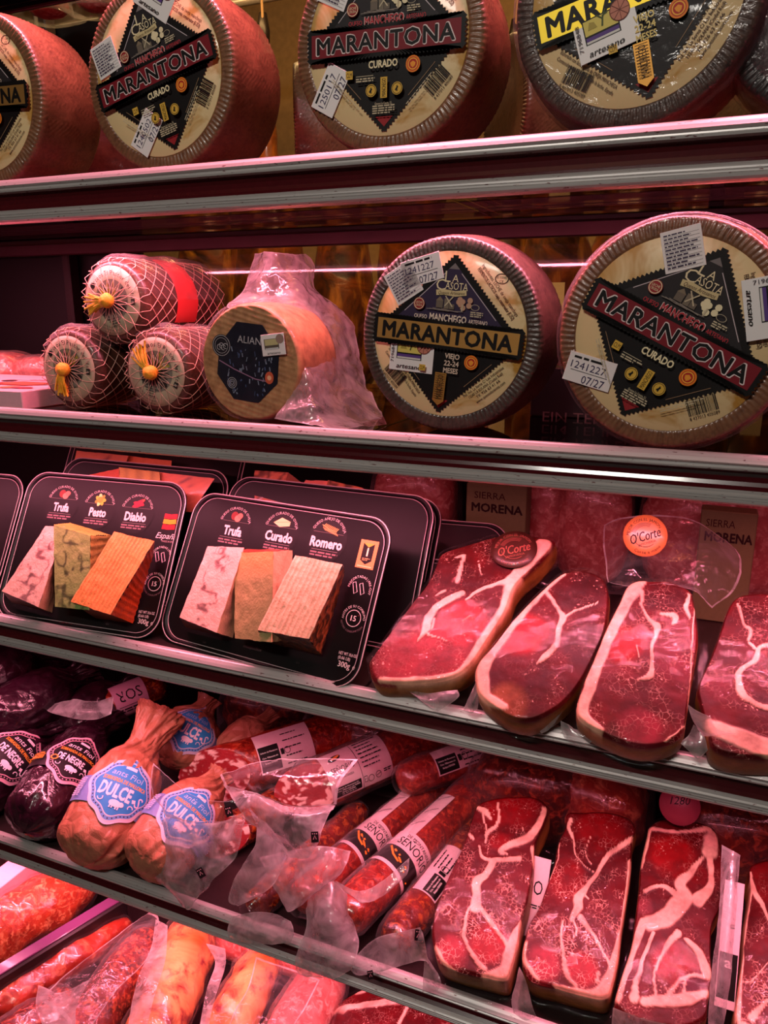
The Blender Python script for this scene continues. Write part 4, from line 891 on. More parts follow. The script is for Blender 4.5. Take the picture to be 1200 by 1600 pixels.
def side_marks(p, fr, k1, k2, k3):
    u, v = fr.hit(*k1); p.arc('PRECORTADAS | PRE-CUT', u, v, .0155, 80, .0030, WHITEP, .015)
    for s in (-1, 1): p.line([(u - .006 + .005 * s, v + .006), (u - .001 + .005 * s, v - .007), (u + .003 + .005 * s, v - .004), (u - .002 + .005 * s, v + .008), (u - .006 + .005 * s, v + .006)], .0009, WHITEP)
    u, v = fr.hit(*k2); p.ring(u, v, .0105, .0008, WHITEP, 28); p.text('15', u, v, .0068, WHITEP, 0, None, .02); p.text("'", u + .006, v + .003, .004, S(214, 60, 60)); p.arc('ANTES DE SU CONSUMO', u, v, .0150, 95, .0030, WHITEP, .015); p.arc('BEFORE CONSUMPTION', u, v, .0165, 265, .0024, S(120, 96, 100), .0, inward=True)
    u, v = fr.hit(*k3); p.text('NET WT 10.6 OZ', u, v + .009, .0038, WHITEP, 0, .026, .01); p.text('(0.66 LB)', u - .004, v + .0035, .0038, WHITEP, 0, .017, .01); p.text('300g', u - .002, v - .004, .0070, WHITEP, 0, .017, .015); p.text('e', u + .012, v - .004, .0062, WHITEP)
def foot(p, fr, pts, vega):
    for (x, y), al in zip(pts, (S(70, 52, 54), S(96, 76, 78), S(54, 40, 42))):
        u, v = fr.hit(x, y); p.text('monjiscliux', u, v, .0045, al, 0, .030, 0, .2); p.arc('iiiiii', u, v, .012, 90, .003, al)
    u, v = fr.hit(*vega); p.text('VEGA', u, v, .0068, S(112, 40, 48), 0, .026)
def pr1(p, fr):
    badge(p, fr, 95, 792, 'Trufa', 'truffle', '', .028); badge(p, fr, 152, 800, 'Pesto', 'pesto', '', .029); badge(p, fr, 211, 807, 'Diablo', 'chili', '', .036)
    u, v = fr.hit(265, 815)
    for k, c in enumerate((S(206, 24, 34), S(236, 150, 30), S(206, 24, 34))): p.line([(u - .011, v + .008 - .008 * k), (u, v + .0075 - .008 * k), (u + .010, v + .009 - .008 * k)], .0068, c)
    p.text('España', u - .001, v - .021, .0085, WHITEP, 0, .034, .0, .35); p.text('MADE IN SPAIN', u + .005, v - .029, .0026, S(170, 140, 140), 0, .022)
    side_marks(p, fr, (251, 871), (241, 912), (227, 967)); foot(p, fr, ((45, 963), (165, 988), (20, 958)), (103, 976))
def pr2(p, fr):
    badge(p, fr, 363, 829, 'Trufa', 'truffle', '', .031); badge(p, fr, 435, 838, 'Curado', 'wedge', '', .044); badge(p, fr, 509, 848, 'Romero', 'herb', '', .048)
    u, v = fr.hit(573, 866); p.rect(u, v, .026, .036, S(214, 140, 84)); p.poly([(u - .008, v + .014), (u - .008, v - .008), (u, v - .013), (u + .008, v - .008), (u + .008, v + .014)], S(24, 12, 14)); p.poly([(u - .008, v + .014), (u, v + .009), (u + .008, v + .014)], S(226, 160, 60)); p.text('1', u, v + .003, .011, S(240, 220, 180), 0, None, .02); p.micro(u, v - .0065, .011, .004, 2, S(200, 150, 100)); p.rect(u, v - .0155, .020, .0012, S(240, 200, 150))
    side_marks(p, fr, (561, 920), (552, 966), (541, 1034)); foot(p, fr, ((316, 1017), (395, 1012), (462, 1050)), (388, 1037))
tr1 = tray(on_shelf(fr1, -.006, Z3), (-.139, -.006, .146, .221), w1, 'black tray of truffle, pesto and orange cheese wedges, left on the third shelf', pr1)
tr2 = tray(on_shelf(fr2, -.006, Z3), (-.173, -.006, .151, .208), w2, 'black tray of truffle, cured and rosemary cheese wedges, right tray on the third shelf', pr2)
# trays stacked behind: only rims and the tops of their wedges show
def back_tray(px, py, Y, tilt, yaw, rect, ws, label):
    fr = slope_frame(atY(px, py, Y), tilt, yaw); rect = list(rect)
    while fr.pt(0, rect[1], -.022)[2] < Z3 + .001: rect[1] += .001
    return tray(fr, rect, ws, label, None, False)
def simple_w(L): return [('x', None, [(f, c, s) for f, c, s in L])]
bt = lambda L_: L_
wl = simple_w([(bt([(-40, 738, .035), (26, 746, .035), (-10, 860, .035), (-70, 850, .035)]), S(226, 110, 76), None), (bt([(26, 746, .035), (32, 756, .002), (10, 870, .002), (-10, 860, .035)]), S(170, 50, 30), None), (bt([(-10, 775, .05), (36, 792, .05), (10, 900, .05), (-40, 890, .05)]), S(236, 130, 66), None)])
back_tray(-40, 950, .795, 61, 4, (-.20, -.006, .034, .221), [], 'black cheese tray cut by the left frame edge, third shelf')
wa = simple_w([(bt([(120, 704, .04), (200, 712, .04), (180, 790, .04), (100, 780, .04)]), S(226, 140, 100), st_vein(VEIN, .05)), (bt([(200, 712, .03), (268, 720, .03), (260, 790, .03), (190, 790, .03)]), S(220, 130, 80), None)])
wb = simple_w([(bt([(140, 742, .03), (186, 732, .045), (190, 800, .045), (140, 800, .03)]), S(190, 90, 60), None), (bt([(186, 730, .045), (250, 738, .045), (250, 800, .045), (190, 800, .045)]), S(186, 150, 70), st_rib(S(110, 84, 30), 8, .001, 's', .7)), (bt([(250, 738, .04), (335, 748, .03), (300, 800, .03), (240, 800, .04)]), S(200, 110, 76), st_vein(VEIN, .05))])
wc = simple_w([(bt([(398, 735, .045), (450, 738, .045), (440, 776, .045), (394, 766, .045)]), S(206, 130, 90), st_fleck(S(110, 66, 40), .2, 150)), (bt([(450, 738, .045), (474, 756, .01), (462, 790, .01), (440, 776, .045)]), S(226, 150, 120), None), (bt([(478, 750, .03), (520, 752, .04), (505, 800, .04), (455, 785, .03)]), S(226, 140, 116), None), (bt([(512, 750, .045), (566, 762, .045), (565, 806, .045), (500, 800, .045)]), S(190, 116, 66), st_fleck(S(90, 54, 26), .15, 150)), (bt([(566, 762, .045), (596, 780, .01), (590, 815, .01), (565, 806, .045)]), S(196, 90, 80), None)])
wd = simple_w([(bt([(398, 774, .03), (466, 792, .03), (460, 830, .03), (394, 816, .03)]), S(150, 80, 50), st_fleck(S(80, 44, 26), .2, 150))])
def bt_at(x, y, Y, tilt, yaw, rect, ws, label): return back_tray(x, y, Y, tilt, yaw, rect, ws, label)
bt_at(170, 905, .885, 62, 0, (-.15, -.03, .18, .192), wb, 'black cheese tray standing behind the left tray, wedge tops showing, third shelf')
bt_at(190, 862, .965, 62, 0, (-.17, -.06, .20, .207), wa, 'rearmost black cheese tray on the left, a strip of wedges under the second shelf')
bt_at(470, 960, .880, 64, -3, (-.165, -.03, .17, .187), wd, 'black cheese tray directly behind the right tray, its rim curving behind it')
bt_at(490, 925, .955, 64, -3, (-.185, -.06, .18, .160), wc, 'rearmost black cheese tray on the right, herb coated wedges showing above its rim')
bt_at(640, 960, .93, 50, 6, (-.10, -.10, .12, .085), [], 'empty looking black tray behind the leftmost ham piece, third shelf, rim only')
bt_at(650, 900, 1.02, 50, 6, (-.13, -.16, .13, .095), [], 'black tray highest in the stack behind the leftmost ham piece, third shelf')

# ================================================================ vacuum packed ham pieces
def mat_slab():
    t = NT('marbled_ham'); a = t.attr(); v = t.coords(); w = t.noise(v, 70, 3)
    vv = t.n('VectorMath', operation='ADD'); t.set(vv.inputs[0], v); nc = t.n('TexNoise', i_Scale=75.0, i_Detail=4.0); t.set(nc.inputs['Vector'], v)
    sc = t.n('VectorMath', operation='SCALE'); t.set(sc.inputs[0], nc.outputs['Color']); sc.inputs['Scale'].default_value = .012; t.set(vv.inputs[1], sc.outputs[0])
    e1 = t.ramp(t.vor(vv.outputs[0], 175, 'DISTANCE_TO_EDGE'), .010, .07, (1, 1, 1), (0, 0, 0)); e2 = t.ramp(t.vor(vv.outputs[0], 210, 'F1'), .10, .24, (1, 1, 1), (0, 0, 0))
    m1 = t.math('MULTIPLY', e1, t.ramp(t.noise(v, 46, 4), .47, .64)); m2 = t.math('MULTIPLY', e2, t.ramp(t.noise(v, 48, 2), .54, .60))
    m = t.math('MULTIPLY', t.math('MAXIMUM', t.math('MULTIPLY', m1, t.math('POWER', a.outputs['Alpha'], 1.6)), m2), t.math('POWER', a.outputs['Alpha'], .6))
    dk = t.ramp(t.noise(v, 26, 5, .65), .3, .7, (.38, .30, .30), (1.15, 1.1, 1.1)); mul = t.n('MixRGB', blend_type='MULTIPLY'); mul.inputs[0].default_value = 1; t.set(mul.inputs[1], a.outputs['Color']); t.set(mul.inputs[2], dk)
    c = t.mix(m, mul.outputs[0], S(232, 176, 160))
    return t.done(t.bsdf(c, .48, 0, t.bump(t.math('ADD', t.noise(v, 90, 4), m), .30, .0015), .25, .0))
M_SLAB = mat_slab(); M_SLABFILM = film('vacuum_film', .0, .03, (1, .97, .975), .05, .22, 60, .35)
FAT, FATY, MEAT, MEATD, RIND = S(240, 196, 174), S(228, 176, 112), S(88, 2, 9), S(38, 2, 6), S(176, 124, 54)
def seg_dist(P, pts, ws):                      # signed fatness of points to a polyline with varying width
    best = np.full(len(P), -1.0); pts = np.asarray(pts); 
    for i in range(len(pts) - 1):
        a, b = pts[i], pts[i + 1]; d = b - a; t = np.clip(((P - a) @ d) / (d @ d + 1e-12), 0, 1); w = ws[i] + (ws[i + 1] - ws[i]) * t
        best = np.maximum(best, 1 - np.linalg.norm(P - a - t[:, None] * d, axis=1) / (w * .5 + 1e-9))
    return best
def slab(label, conv, outl, veins, T, tilt, yaw, z, marb, patches=(), rind=RIND, bag=True, seed=0, N=220, K=66, group='vacuum packed ham pieces', cat='ham piece', dome=.004):
    out = [conv(*p) for p in outl]; by = max(p[1] for p in out); bx = [p[0] for p in out if p[1] > by - 12]; bx = sum(bx) / len(bx)
    ct = math.cos(math.radians(tilt)); fr = slope_frame(atZ(bx, by, z + T * ct + .0015), tilt, yaw)
    Q = np.array([fr.hit(*p) for p in out]); Q = np.vstack([Q, Q[:1]]); C = catmull(np.vstack([Q[-2:-1], Q, Q[1:2]]), 40 * len(Q))[40:-40]
    L = np.concatenate([[0], np.cumsum(np.linalg.norm(np.diff(C, axis=0), axis=1))]); O = np.stack([np.interp(np.linspace(0, L[-1], N, endpoint=False), L, C[:, k]) for k in (0, 1)], 1)
    if np.sum(O[:, 0] * np.roll(O[:, 1], -1) - O[:, 1] * np.roll(O[:, 0], -1)) < 0: O = O[::-1]
    cen = O.mean(0); o = thing('ham_piece', label, cat, fr.pt(O[:, 0].mean(), O[:, 1].min(), -T), group)
    s = 1 - np.linspace(0, 1, K) ** 1.15; s[-1] = .004; UV = cen + (O - cen)[None] * s[:, None, None]
    kx = abs(fr.hit(bx + 10, by - 100)[0] - fr.hit(bx - 10, by - 100)[0]) / 20; z0 = conv(0, 0); z1 = conv(100, 0); kz = kx * (z1[0] - z0[0]) / 100
    P = UV.reshape(-1, 2); P3 = np.hstack([P, np.full((len(P), 1), seed * 1.7)])
    Pw = P + .0022 * np.stack([noise(P3, 75, 1, 3), noise(P3, 75, 2, 3)], 1)
    fat = np.full(len(P), -1.0)
    for pts, ws in veins:
        pp = np.array([fr.hit(*conv(*q)) for q in pts]); ww = np.broadcast_to(np.asarray(ws, float), (len(pts),)) * kz
        pc = catmull(pp, 8 * len(pp)); wc = np.interp(np.linspace(0, 1, len(pc)), np.linspace(0, 1, len(ww)), ww)
        fat = np.maximum(fat, seg_dist(Pw, pc, wc))
    fm = sstep(-.06, .22, fat)[:, None]
    n1 = noise(P3, 22, 5, 3)[:, None]; C0 = np.array(MEAT) * (1 - .30 * n1) ; C0 = C0 * (1 - .35 * sstep(.1, .5, noise(P3, 12, 8, 2)))[:, None]
    for (q, r, c, k) in patches:
        d = np.linalg.norm((Pw - np.array(fr.hit(*conv(*q)))), axis=1) / (r * kz); m = (sstep(1, .55, d) * k)[:, None]; C0 = C0 * (1 - m) + np.array(c) * m
    edge = np.repeat(s, N)[:, None]; fc = np.array(FAT) * (1 + .07 * noise(P3, 60, 11, 2))[:, None]; fc = fc * (1 - sstep(.90, 1, edge) * .35) + np.array(FATY) * sstep(.90, 1, edge) * .35
    Cc = C0 * (1 - fm) + fc * fm; h = dome * (1 - np.repeat(s, N) ** 2) + .0010 * noise(P3, 45, 4, 3) + .0012 * fm[:, 0]; h = h - .004 * sstep(.965, 1, np.repeat(s, N))
    A = (np.full(len(P), marb) if np.isscalar(marb) else np.interp(P[:, 1], np.linspace(O[:, 1].min(), O[:, 1].max(), len(marb)), marb)) * (1 - fm[:, 0])
    V = [fr.pt(P[:, 0], P[:, 1], h)]; CC = [np.hstack([Cc, A[:, None]])]
    ot = Cc[:N]
    for j, (q, hh) in enumerate(((1.0, -.010), (1.01, -.3 * T), (1.012, -.6 * T), (1.0, -.88 * T), (.97, -T))):
        R_ = cen + (O - cen) * q; R3 = np.hstack([R_, np.full((N, 1), hh)]); m = min(1, .45 + .3 * j); c_ = ot * (1 - m) + np.array(rind) * (1 + .22 * noise(R3, 50, 6, 3))[:, None] * m
        V.append(fr.pt(R_[:, 0], R_[:, 1], np.full(N, hh))); CC.append(np.hstack([c_, np.zeros((N, 1))]))
    V.append(fr.pt(cen[0], cen[1], -T)[None]); CC.append(np.array([[*rind, 0]]))
    F = gridF(K, N, cv=True, flip=True).tolist(); b = K * N
    side = np.vstack([np.arange(N)[None], b + np.arange(5 * N).reshape(5, N)])
    for j in range(5): F += [[side[j, i], side[j + 1, i], side[j + 1, (i + 1) % N], side[j, (i + 1) % N]] for i in range(N)]
    F += [[int(side[5, i]), len(np.vstack(V)) - 1, int(side[5, (i + 1) % N])] for i in range(N)]
    mesh('meat', np.vstack(V), F, M_SLAB, o, True, np.vstack(CC))
    if bag:
        Kb = 34; Nb = N; rows = []
        for q in np.linspace(.02, 1.0, 22): R_ = cen + (O - cen) * q; rows.append(np.hstack([R_, np.full((N, 1), dome * (1 - q * q) + .0026)]))
        for q, hh in ((1.014, -.003), (1.022, -.012), (1.028, -.4 * T), (1.035, -.72 * T)): R_ = cen + (O - cen) * q; rows.append(np.hstack([R_, np.full((N, 1), hh)]))
        d = (O - cen) / np.linalg.norm(O - cen, axis=1, keepdims=True); ang = np.arctan2(d[:, 1], d[:, 0]); fl = .006 + .013 * (.5 + .5 * noise(np.stack([np.cos(ang) * 2, np.sin(ang) * 2, 0 * ang + seed], 1), 1.6, 3, 2))
        for k in (.35, .7, 1): R_ = cen + (O - cen) * 1.035 + d * (fl * k)[:, None]; rows.append(np.hstack([R_, (-.72 * T + .006 * k * noise(np.hstack([R_, np.zeros((N, 1)) + k]), 55, 9))[:, None]]))
        G = np.array(rows); q = noise(G * (1, 1, .4), 38, seed + 3, 3); G[..., 2] += .0016 * (1 - 2 * np.abs(q)) * (np.arange(len(rows)) < 23)[:, None]
        deck = z + .0008; W = fr.pt(G[..., 0], G[..., 1], G[..., 2]); 
        if tilt < 80: W[..., 2] = np.maximum(W[..., 2], deck)
        mesh('film', W.reshape(-1, 3), gridF(len(rows), N, cv=True, flip=True), M_SLABFILM, o)
    return o, fr
cA = lambda x, y: (570 + x / 3.636, 820 + y / 3.636); c2 = lambda x, y: (600 + x / 2, 690 + y / 2); cB = lambda x, y: (880 + x / 3.75, 790 + y / 3.75)
cC = lambda x, y: (660 + x / 4.444, 1220 + y / 4.444); cD = lambda x, y: (800 + x / 4.443, 1240 + y / 4.443); cE = lambda x, y: (940 + x / 4.573, 1250 + y / 4.573)
PKM = S(176, 62, 72)
s1, f1 = slab('long ham piece leaning right, leftmost ham beside the trays on the third shelf', cA,
    [(20, 790), (60, 890), (200, 905), (400, 892), (530, 855), (615, 780), (700, 650), (800, 490), (860, 340), (1000, 205), (1080, 95), (1010, 72), (930, 55), (760, 60), (580, 110), (440, 160), (400, 240), (350, 340), (270, 440), (180, 560), (100, 670), (40, 750)],
    [([(515, 190), (560, 180), (545, 240), (530, 330)], [10, 26, 22, 30]), ([(555, 400), (470, 440), (400, 490), (360, 560), (345, 610), (300, 670)], [40, 52, 46, 50, 44, 8]), ([(580, 440), (650, 385), (760, 345), (830, 320), (920, 225), (1010, 120)], [10, 26, 24, 60, 80, 110]),
     ([(850, 320), (810, 470), (730, 600), (630, 760), (520, 862), (300, 890), (90, 885)], [100, 90, 90, 84, 70, 50, 30]), ([(345, 620), (400, 645), (480, 670)], [16, 8, 4]), ([(400, 410), (460, 385)], [6, 18]), ([(400, 540), (380, 600)], 8), ([(650, 230), (670, 290)], 6), ([(560, 560), (600, 520)], 6)],
    .040, 36, 0, Z3, .45, [((330, 800), 330, PKM, .5), ((250, 500), 200, MEATD, .5), ((560, 560), 170, S(176, 40, 52), .6), ((840, 150), 200, MEATD, .6)], seed=1)
s2, f2 = slab('rounded ham piece with pale left rind, second ham from the left on the third shelf', c2,
    [(285, 750), (290, 700), (340, 640), (420, 540), (500, 460), (560, 412), (620, 400), (680, 420), (702, 470), (700, 530), (690, 590), (660, 660), (620, 740), (570, 805), (510, 850), (450, 872), (390, 862), (330, 825), (295, 790)],
    [([(560, 415), (505, 455), (455, 505), (400, 570), (340, 650), (305, 720), (310, 795)], [20, 34, 40, 46, 50, 50, 50]), ([(505, 470), (530, 505), (548, 535), (560, 560), (545, 600), (540, 640), (505, 678), (480, 695)], [14, 12, 14, 24, 18, 18, 22, 6]), ([(555, 560), (610, 530), (670, 505)], [10, 5, 4]), ([(310, 800), (380, 830)], [50, 20])],
    .040, 36, 0, Z3, .35, [((610, 470), 110, MEATD, .6), ((640, 640), 110, MEATD, .7), ((430, 600), 100, S(176, 12, 34), .7), ((385, 815), 80, S(176, 110, 64), .4)], seed=2)
s3, f3 = slab('tall ham piece with shiny wrinkled film, third ham from left on the third shelf', cB,
    [(75, 1210), (110, 1060), (180, 900), (250, 730), (330, 570), (400, 450), (560, 435), (640, 440), (740, 490), (765, 560), (790, 760), (770, 920), (745, 1060), (725, 1200), (700, 1330), (620, 1390), (500, 1415), (380, 1400), (250, 1350), (120, 1280)],
    [([(470, 440), (400, 500), (340, 620), (265, 780), (195, 940), (145, 1090), (110, 1220), (210, 1320)], [60, 120, 90, 84, 84, 84, 84, 50]), ([(450, 500), (470, 600), (500, 670), (550, 720), (545, 770), (520, 830), (522, 930), (510, 1000), (440, 1030)], [30, 16, 24, 50, 26, 18, 26, 44, 10]), ([(570, 640), (650, 655), (640, 700)], [20, 50, 20]), ([(740, 520), (715, 600), (740, 660)], [20, 30, 16]), ([(768, 600), (750, 900), (722, 1250), (600, 1385)], 9), ([(430, 830), (450, 900)], 8)],
    .042, 38, 0, Z3, .55, [((610, 540), 170, MEATD, .6), ((350, 820), 160, S(172, 8, 22), .6), ((650, 900), 180, S(110, 10, 40), .5), ((450, 1300), 160, S(190, 60, 84), .35)], seed=3)
s4, f4 = slab('ham piece with thick yellow base at the right frame edge, third shelf', cB,
    [(800, 1150), (790, 1060), (860, 900), (920, 740), (960, 620), (1010, 540), (1100, 510), (1230, 520), (1350, 620), (1400, 800), (1400, 1200), (1350, 1460), (1200, 1480), (1000, 1465), (880, 1420), (850, 1330)],
    [([(1020, 580), (1060, 700), (1100, 740), (1085, 800)], [12, 16, 26, 20]), ([(1260, 812), (1150, 838), (1120, 920), (1030, 990), (1040, 1100), (1110, 1160), (1260, 1210)], [24, 26, 34, 40, 56, 44, 30]), ([(860, 1300), (1000, 1350), (1200, 1420), (1350, 1420)], [110, 130, 130, 100]), ([(1090, 820), (1120, 850)], 24)],
    .046, 36, 0, Z3, .5, [((1150, 600), 200, MEATD, .6), ((930, 850), 130, MEATD, .5), ((900, 1080), 110, S(110, 30, 44), .5)], seed=4)
s5, f5 = slab('marbled ham piece with forked fat vein, first from left on the lowest shelf', cC,
    [(65, 1040), (90, 900), (140, 760), (200, 620), (280, 450), (340, 270), (380, 170), (450, 130), (600, 105), (780, 110), (870, 180), (850, 290), (790, 420), (770, 600), (730, 820), (690, 960), (660, 1150), (610, 1330), (570, 1390), (420, 1362), (250, 1320), (120, 1260), (80, 1160)],
    [([(390, 190), (440, 215), (480, 270)], [36, 60, 16]), ([(520, 150), (533, 230), (520, 310), (460, 360), (440, 430)], [8, 22, 26, 34, 14]), ([(420, 230), (440, 330), (440, 430)], 10), ([(850, 200), (800, 320), (740, 400), (640, 440), (540, 495), (600, 515)], [50, 56, 64, 64, 40, 12]),
     ([(395, 460), (420, 540), (520, 560), (670, 545)], [16, 26, 34, 44]), ([(490, 570), (440, 660), (385, 705), (380, 800), (370, 885)], [56, 54, 80, 66, 90]), ([(325, 890), (290, 1030), (300, 1120), (390, 1270), (440, 1315)], [20, 26, 26, 38, 30]), ([(410, 895), (480, 990), (560, 1090), (595, 1150)], [30, 34, 28, 24]),
     ([(690, 975), (640, 1100), (605, 1220), (580, 1330), (430, 1368)], [26, 70, 100, 110, 50]), ([(90, 1160), (140, 1250), (230, 1310)], [26, 26, 16]), ([(765, 470), (772, 600)], [30, 10]), ([(700, 320), (710, 380)], 6), ([(330, 380), (350, 410)], 24)],
    .056, 27, 0, Z4, [1.0, .9, .75, .3], [((620, 180), 260, S(140, 4, 14), .6), ((540, 430), 100, S(150, 4, 14), .5), ((460, 1130), 170, S(190, 40, 52), .6), ((200, 1200), 150, S(190, 66, 80), .5)], seed=5)
s6, f6 = slab('marbled ham piece with diagonal fat vein, second from left on the lowest shelf', cD,
    [(70, 1150), (80, 1040), (120, 900), (190, 780), (240, 640), (290, 500), (320, 340), (370, 230), (385, 130), (480, 125), (640, 120), (800, 160), (860, 240), (835, 320), (825, 520), (790, 760), (760, 960), (740, 1140), (700, 1330), (650, 1425), (480, 1400), (300, 1350), (150, 1310), (90, 1240)],
    [([(410, 180), (395, 240), (430, 340), (440, 430), (500, 500), (570, 560)], [36, 36, 16, 10, 8, 6]), ([(845, 300), (800, 340), (700, 410), (640, 470), (590, 560), (520, 660), (460, 740), (460, 800), (415, 875)], [16, 46, 40, 36, 30, 40, 76, 70, 44]), ([(350, 890), (350, 1060), (380, 1250), (440, 1335)], [14, 22, 38, 28]), ([(480, 870), (560, 980), (640, 1120), (670, 1180)], [44, 24, 16, 20]),
     ([(430, 890), (455, 960), (430, 1010)], [18, 18, 8]), ([(818, 480), (795, 760), (762, 950), (720, 1150), (660, 1340), (540, 1400), (300, 1335)], [34, 44, 36, 84, 110, 70, 30]), ([(600, 1250), (590, 1310)], 26), ([(95, 1040), (85, 1150), (180, 1285)], [30, 46, 20]), ([(265, 600), (310, 480), (330, 350)], 8), ([(550, 300), (510, 420), (560, 500)], 6), ([(490, 690), (530, 740)], 16)],
    .056, 27, 0, Z4, [1.0, .95, .8, .35], [((620, 250), 240, S(140, 4, 14), .6), ((380, 600), 200, S(140, 4, 14), .6), ((480, 1220), 150, S(190, 46, 58), .6), ((220, 1180), 150, S(190, 66, 84), .45)], seed=6)
s7, f7 = slab('ham piece rich in white fat, third from left on the lowest shelf', cE,
    [(95, 1430), (150, 1240), (210, 1060), (240, 860), (270, 600), (280, 460), (320, 280), (350, 180), (460, 130), (640, 140), (790, 190), (840, 280), (870, 420), (885, 560), (850, 760), (790, 900), (780, 1100), (790, 1250), (760, 1440), (740, 1560), (600, 1630), (380, 1620), (200, 1560), (110, 1490)],
    [([(340, 200), (312, 340), (280, 480)], [46, 44, 20]), ([(360, 200), (460, 225), (600, 228), (760, 200)], [40, 24, 26, 60]), ([(790, 260), (770, 380)], [110, 130]), ([(770, 400), (785, 560), (760, 650), (690, 720)], [50, 40, 70, 110]), ([(720, 425), (640, 520), (560, 610), (600, 700), (540, 770), (440, 860), (340, 890)], [30, 56, 90, 120, 150, 150, 120]), ([(300, 880), (230, 1060), (150, 1300), (120, 1430)], [70, 64, 54, 44]),
     ([(370, 960), (300, 1120), (250, 1300), (230, 1420)], [30, 26, 40, 70]), ([(545, 960), (430, 1110), (375, 1250), (380, 1390)], [60, 26, 14, 16]), ([(600, 1000), (690, 1100), (740, 1200), (760, 1260)], [40, 70, 90, 60]), ([(470, 1410), (550, 1300), (650, 1255), (770, 1275)], [40, 26, 24, 30]), ([(300, 1440), (480, 1440), (620, 1420), (740, 1380)], [70, 90, 90, 60]), ([(580, 1400), (600, 1300)], 20), ([(300, 650), (420, 620), (540, 690)], [30, 30, 60])],
    .056, 27, 0, Z4, [.5, .4, .5, .6], [((500, 400), 240, S(150, 4, 12), .7), ((690, 540), 100, S(130, 4, 12), .7), ((520, 1180), 200, S(150, 8, 26), .8), ((650, 1330), 130, S(76, 14, 40), .8), ((310, 760), 90, S(130, 50, 60), .6)], seed=7)
s8, f8 = slab('marbled ham piece cut by the right frame edge, lowest shelf', cE,
    [(955, 1560), (970, 1400), (1000, 1150), (1020, 900), (1060, 660), (1050, 520), (1090, 450), (1250, 420), (1420, 480), (1460, 900), (1440, 1300), (1400, 1700), (1180, 1740), (1000, 1680)],
    [([(1060, 520), (1080, 640), (1150, 760), (1210, 900)], [12, 44, 36, 20]), ([(1065, 650), (1010, 900), (980, 1200), (960, 1560)], [36, 60, 70, 70]), ([(1000, 1300), (1080, 1290), (1190, 1170)], 8), ([(1070, 1560), (1190, 1440)], [60, 20]), ([(1000, 1620), (1250, 1700)], 70)],
    .056, 27, 0, Z4, [1.0, .9, .6, .2], [((1250, 600), 250, S(130, 4, 12), .6)], seed=8)
# round stickers on two bags
def round_sticker(o, fr, px, py, r, h, c1, faint=False):
    f2 = Frame(fr.o + fr.n * h, fr.u, fr.v, fr.n); u, v = f2.hit(px, py)
    V, F = lathe(Frame(f2.pt(u, v), fr.u, fr.v, fr.n), [(r, -.0004), (r, .0002), (r * .6, .0003), (.0003, .0003)], 40); st = mesh('round_sticker', V, F, plain('gold_brown_sticker' if not faint else 'dark_brown_sticker', c1, .4, coat=.3, var=.05), o, label='round gold brown sticker' if not faint else 'round dark brown sticker')
    p = Print(.0004, .00006); dk = S(40, 22, 14) if not faint else S(150, 84, 70)
    p.text("O'Corte", 0, 0, r * .46, dk, 24, r * 1.4, .018, .35); p.arc('MEJOR CON EL JAMON', 0, 0, r * .78, 110, r * .13, dk, .0)
    for k in range(4): p.ring(0, 0, r * (.62 - .05 * k), r * .016, dk, 20, a0=70, a1=170)
    p.text('JAMONERIA', r * .12, -r * .34, r * .11, dk, 24, None); p.ring(0, 0, r * .55, r * .02, dk, 20, a0=200, a1=320); p.arc('Corte a mano', 0, 0, r * .80, 285, r * .14, dk, 0, inward=True)
    p.build('lettering', st, lambda x, y, z: f2.pt(u + x, v + y, z))
round_sticker(s1, f1, 803, 858, .0285, .0070, S(64, 30, 22), True)
# upright flap of the third bag with its gold sticker
g = lambda L_: [atY(*q) for q in L_]
rows = [g([(944, 820, .955), (975, 808, .95), (1050, 806, .95), (1102, 822, .955), (1150, 858, .96)]), g([(942, 850, .93), (990, 846, .92), (1050, 848, .92), (1110, 850, .93), (1157, 872, .945)]), g([(946, 878, .905), (990, 874, .89), (1050, 876, .89), (1105, 872, .90), (1158, 890, .92)]), g([(948, 900, .885), (985, 906, .870), (1040, 908, .865), (1080, 912, .875), (1146, 922, .90)]), g([(950, 910, .875), (984, 916, .860), (1040, 914, .852), (1086, 926, .862), (1112, 950, .88)])]
V, F = loft(rows, 70, 70, .0028, 55, 21); mesh('bag_flap', V, F, [M_FILM, M_WELD], s3, fmat=border(70, 70))
ffl = slope_frame(atY(1008, 838, .905), 66, 0); round_sticker(s3, ffl, 1008, 837, .0245, .002, S(214, 140, 76))
def flap(o, rows, wr=.002, m=None, nu=34, nv=34, seed=0, ws=70, name='film_corner'): V, F = loft([g(r) for r in rows], nu, nv, wr, ws, seed); return mesh(name, V, F, [m or M_FILM2, M_WELD], o, fmat=border(nu, nv) * (m is None))
flap(s1, [[(606, 1065, .76), (660, 1083, .748), (715, 1078, .742)], [(640, 1082, .742), (672, 1096, .736), (716, 1090, .735)], [(664, 1098, .738), (682, 1110, .734), (684, 1112, .733)]], .0015, seed=1)
flap(s1, [[(572, 1030, .742), (600, 1000, .75), (636, 1004, .745)], [(580, 1042, .738), (610, 1022, .742), (642, 1020, .738)], [(600, 1058, .738), (618, 1045, .738), (640, 1036, .738)]], .003, M_FILM, seed=2)
flap(s2, [[(744, 1066, .745), (752, 1075, .74), (768, 1082, .742)], [(732, 1092, .742), (742, 1090, .735), (750, 1094, .738)], [(724, 1110, .738), (736, 1114, .734), (746, 1108, .736)]], .0015, seed=3)
flap(s2, [[(838, 1124, .742), (862, 1108, .745), (884, 1090, .75)], [(840, 1136, .736), (862, 1122, .738), (882, 1104, .745)], [(846, 1146, .734), (858, 1140, .734), (872, 1122, .740)]], .0015, seed=4)
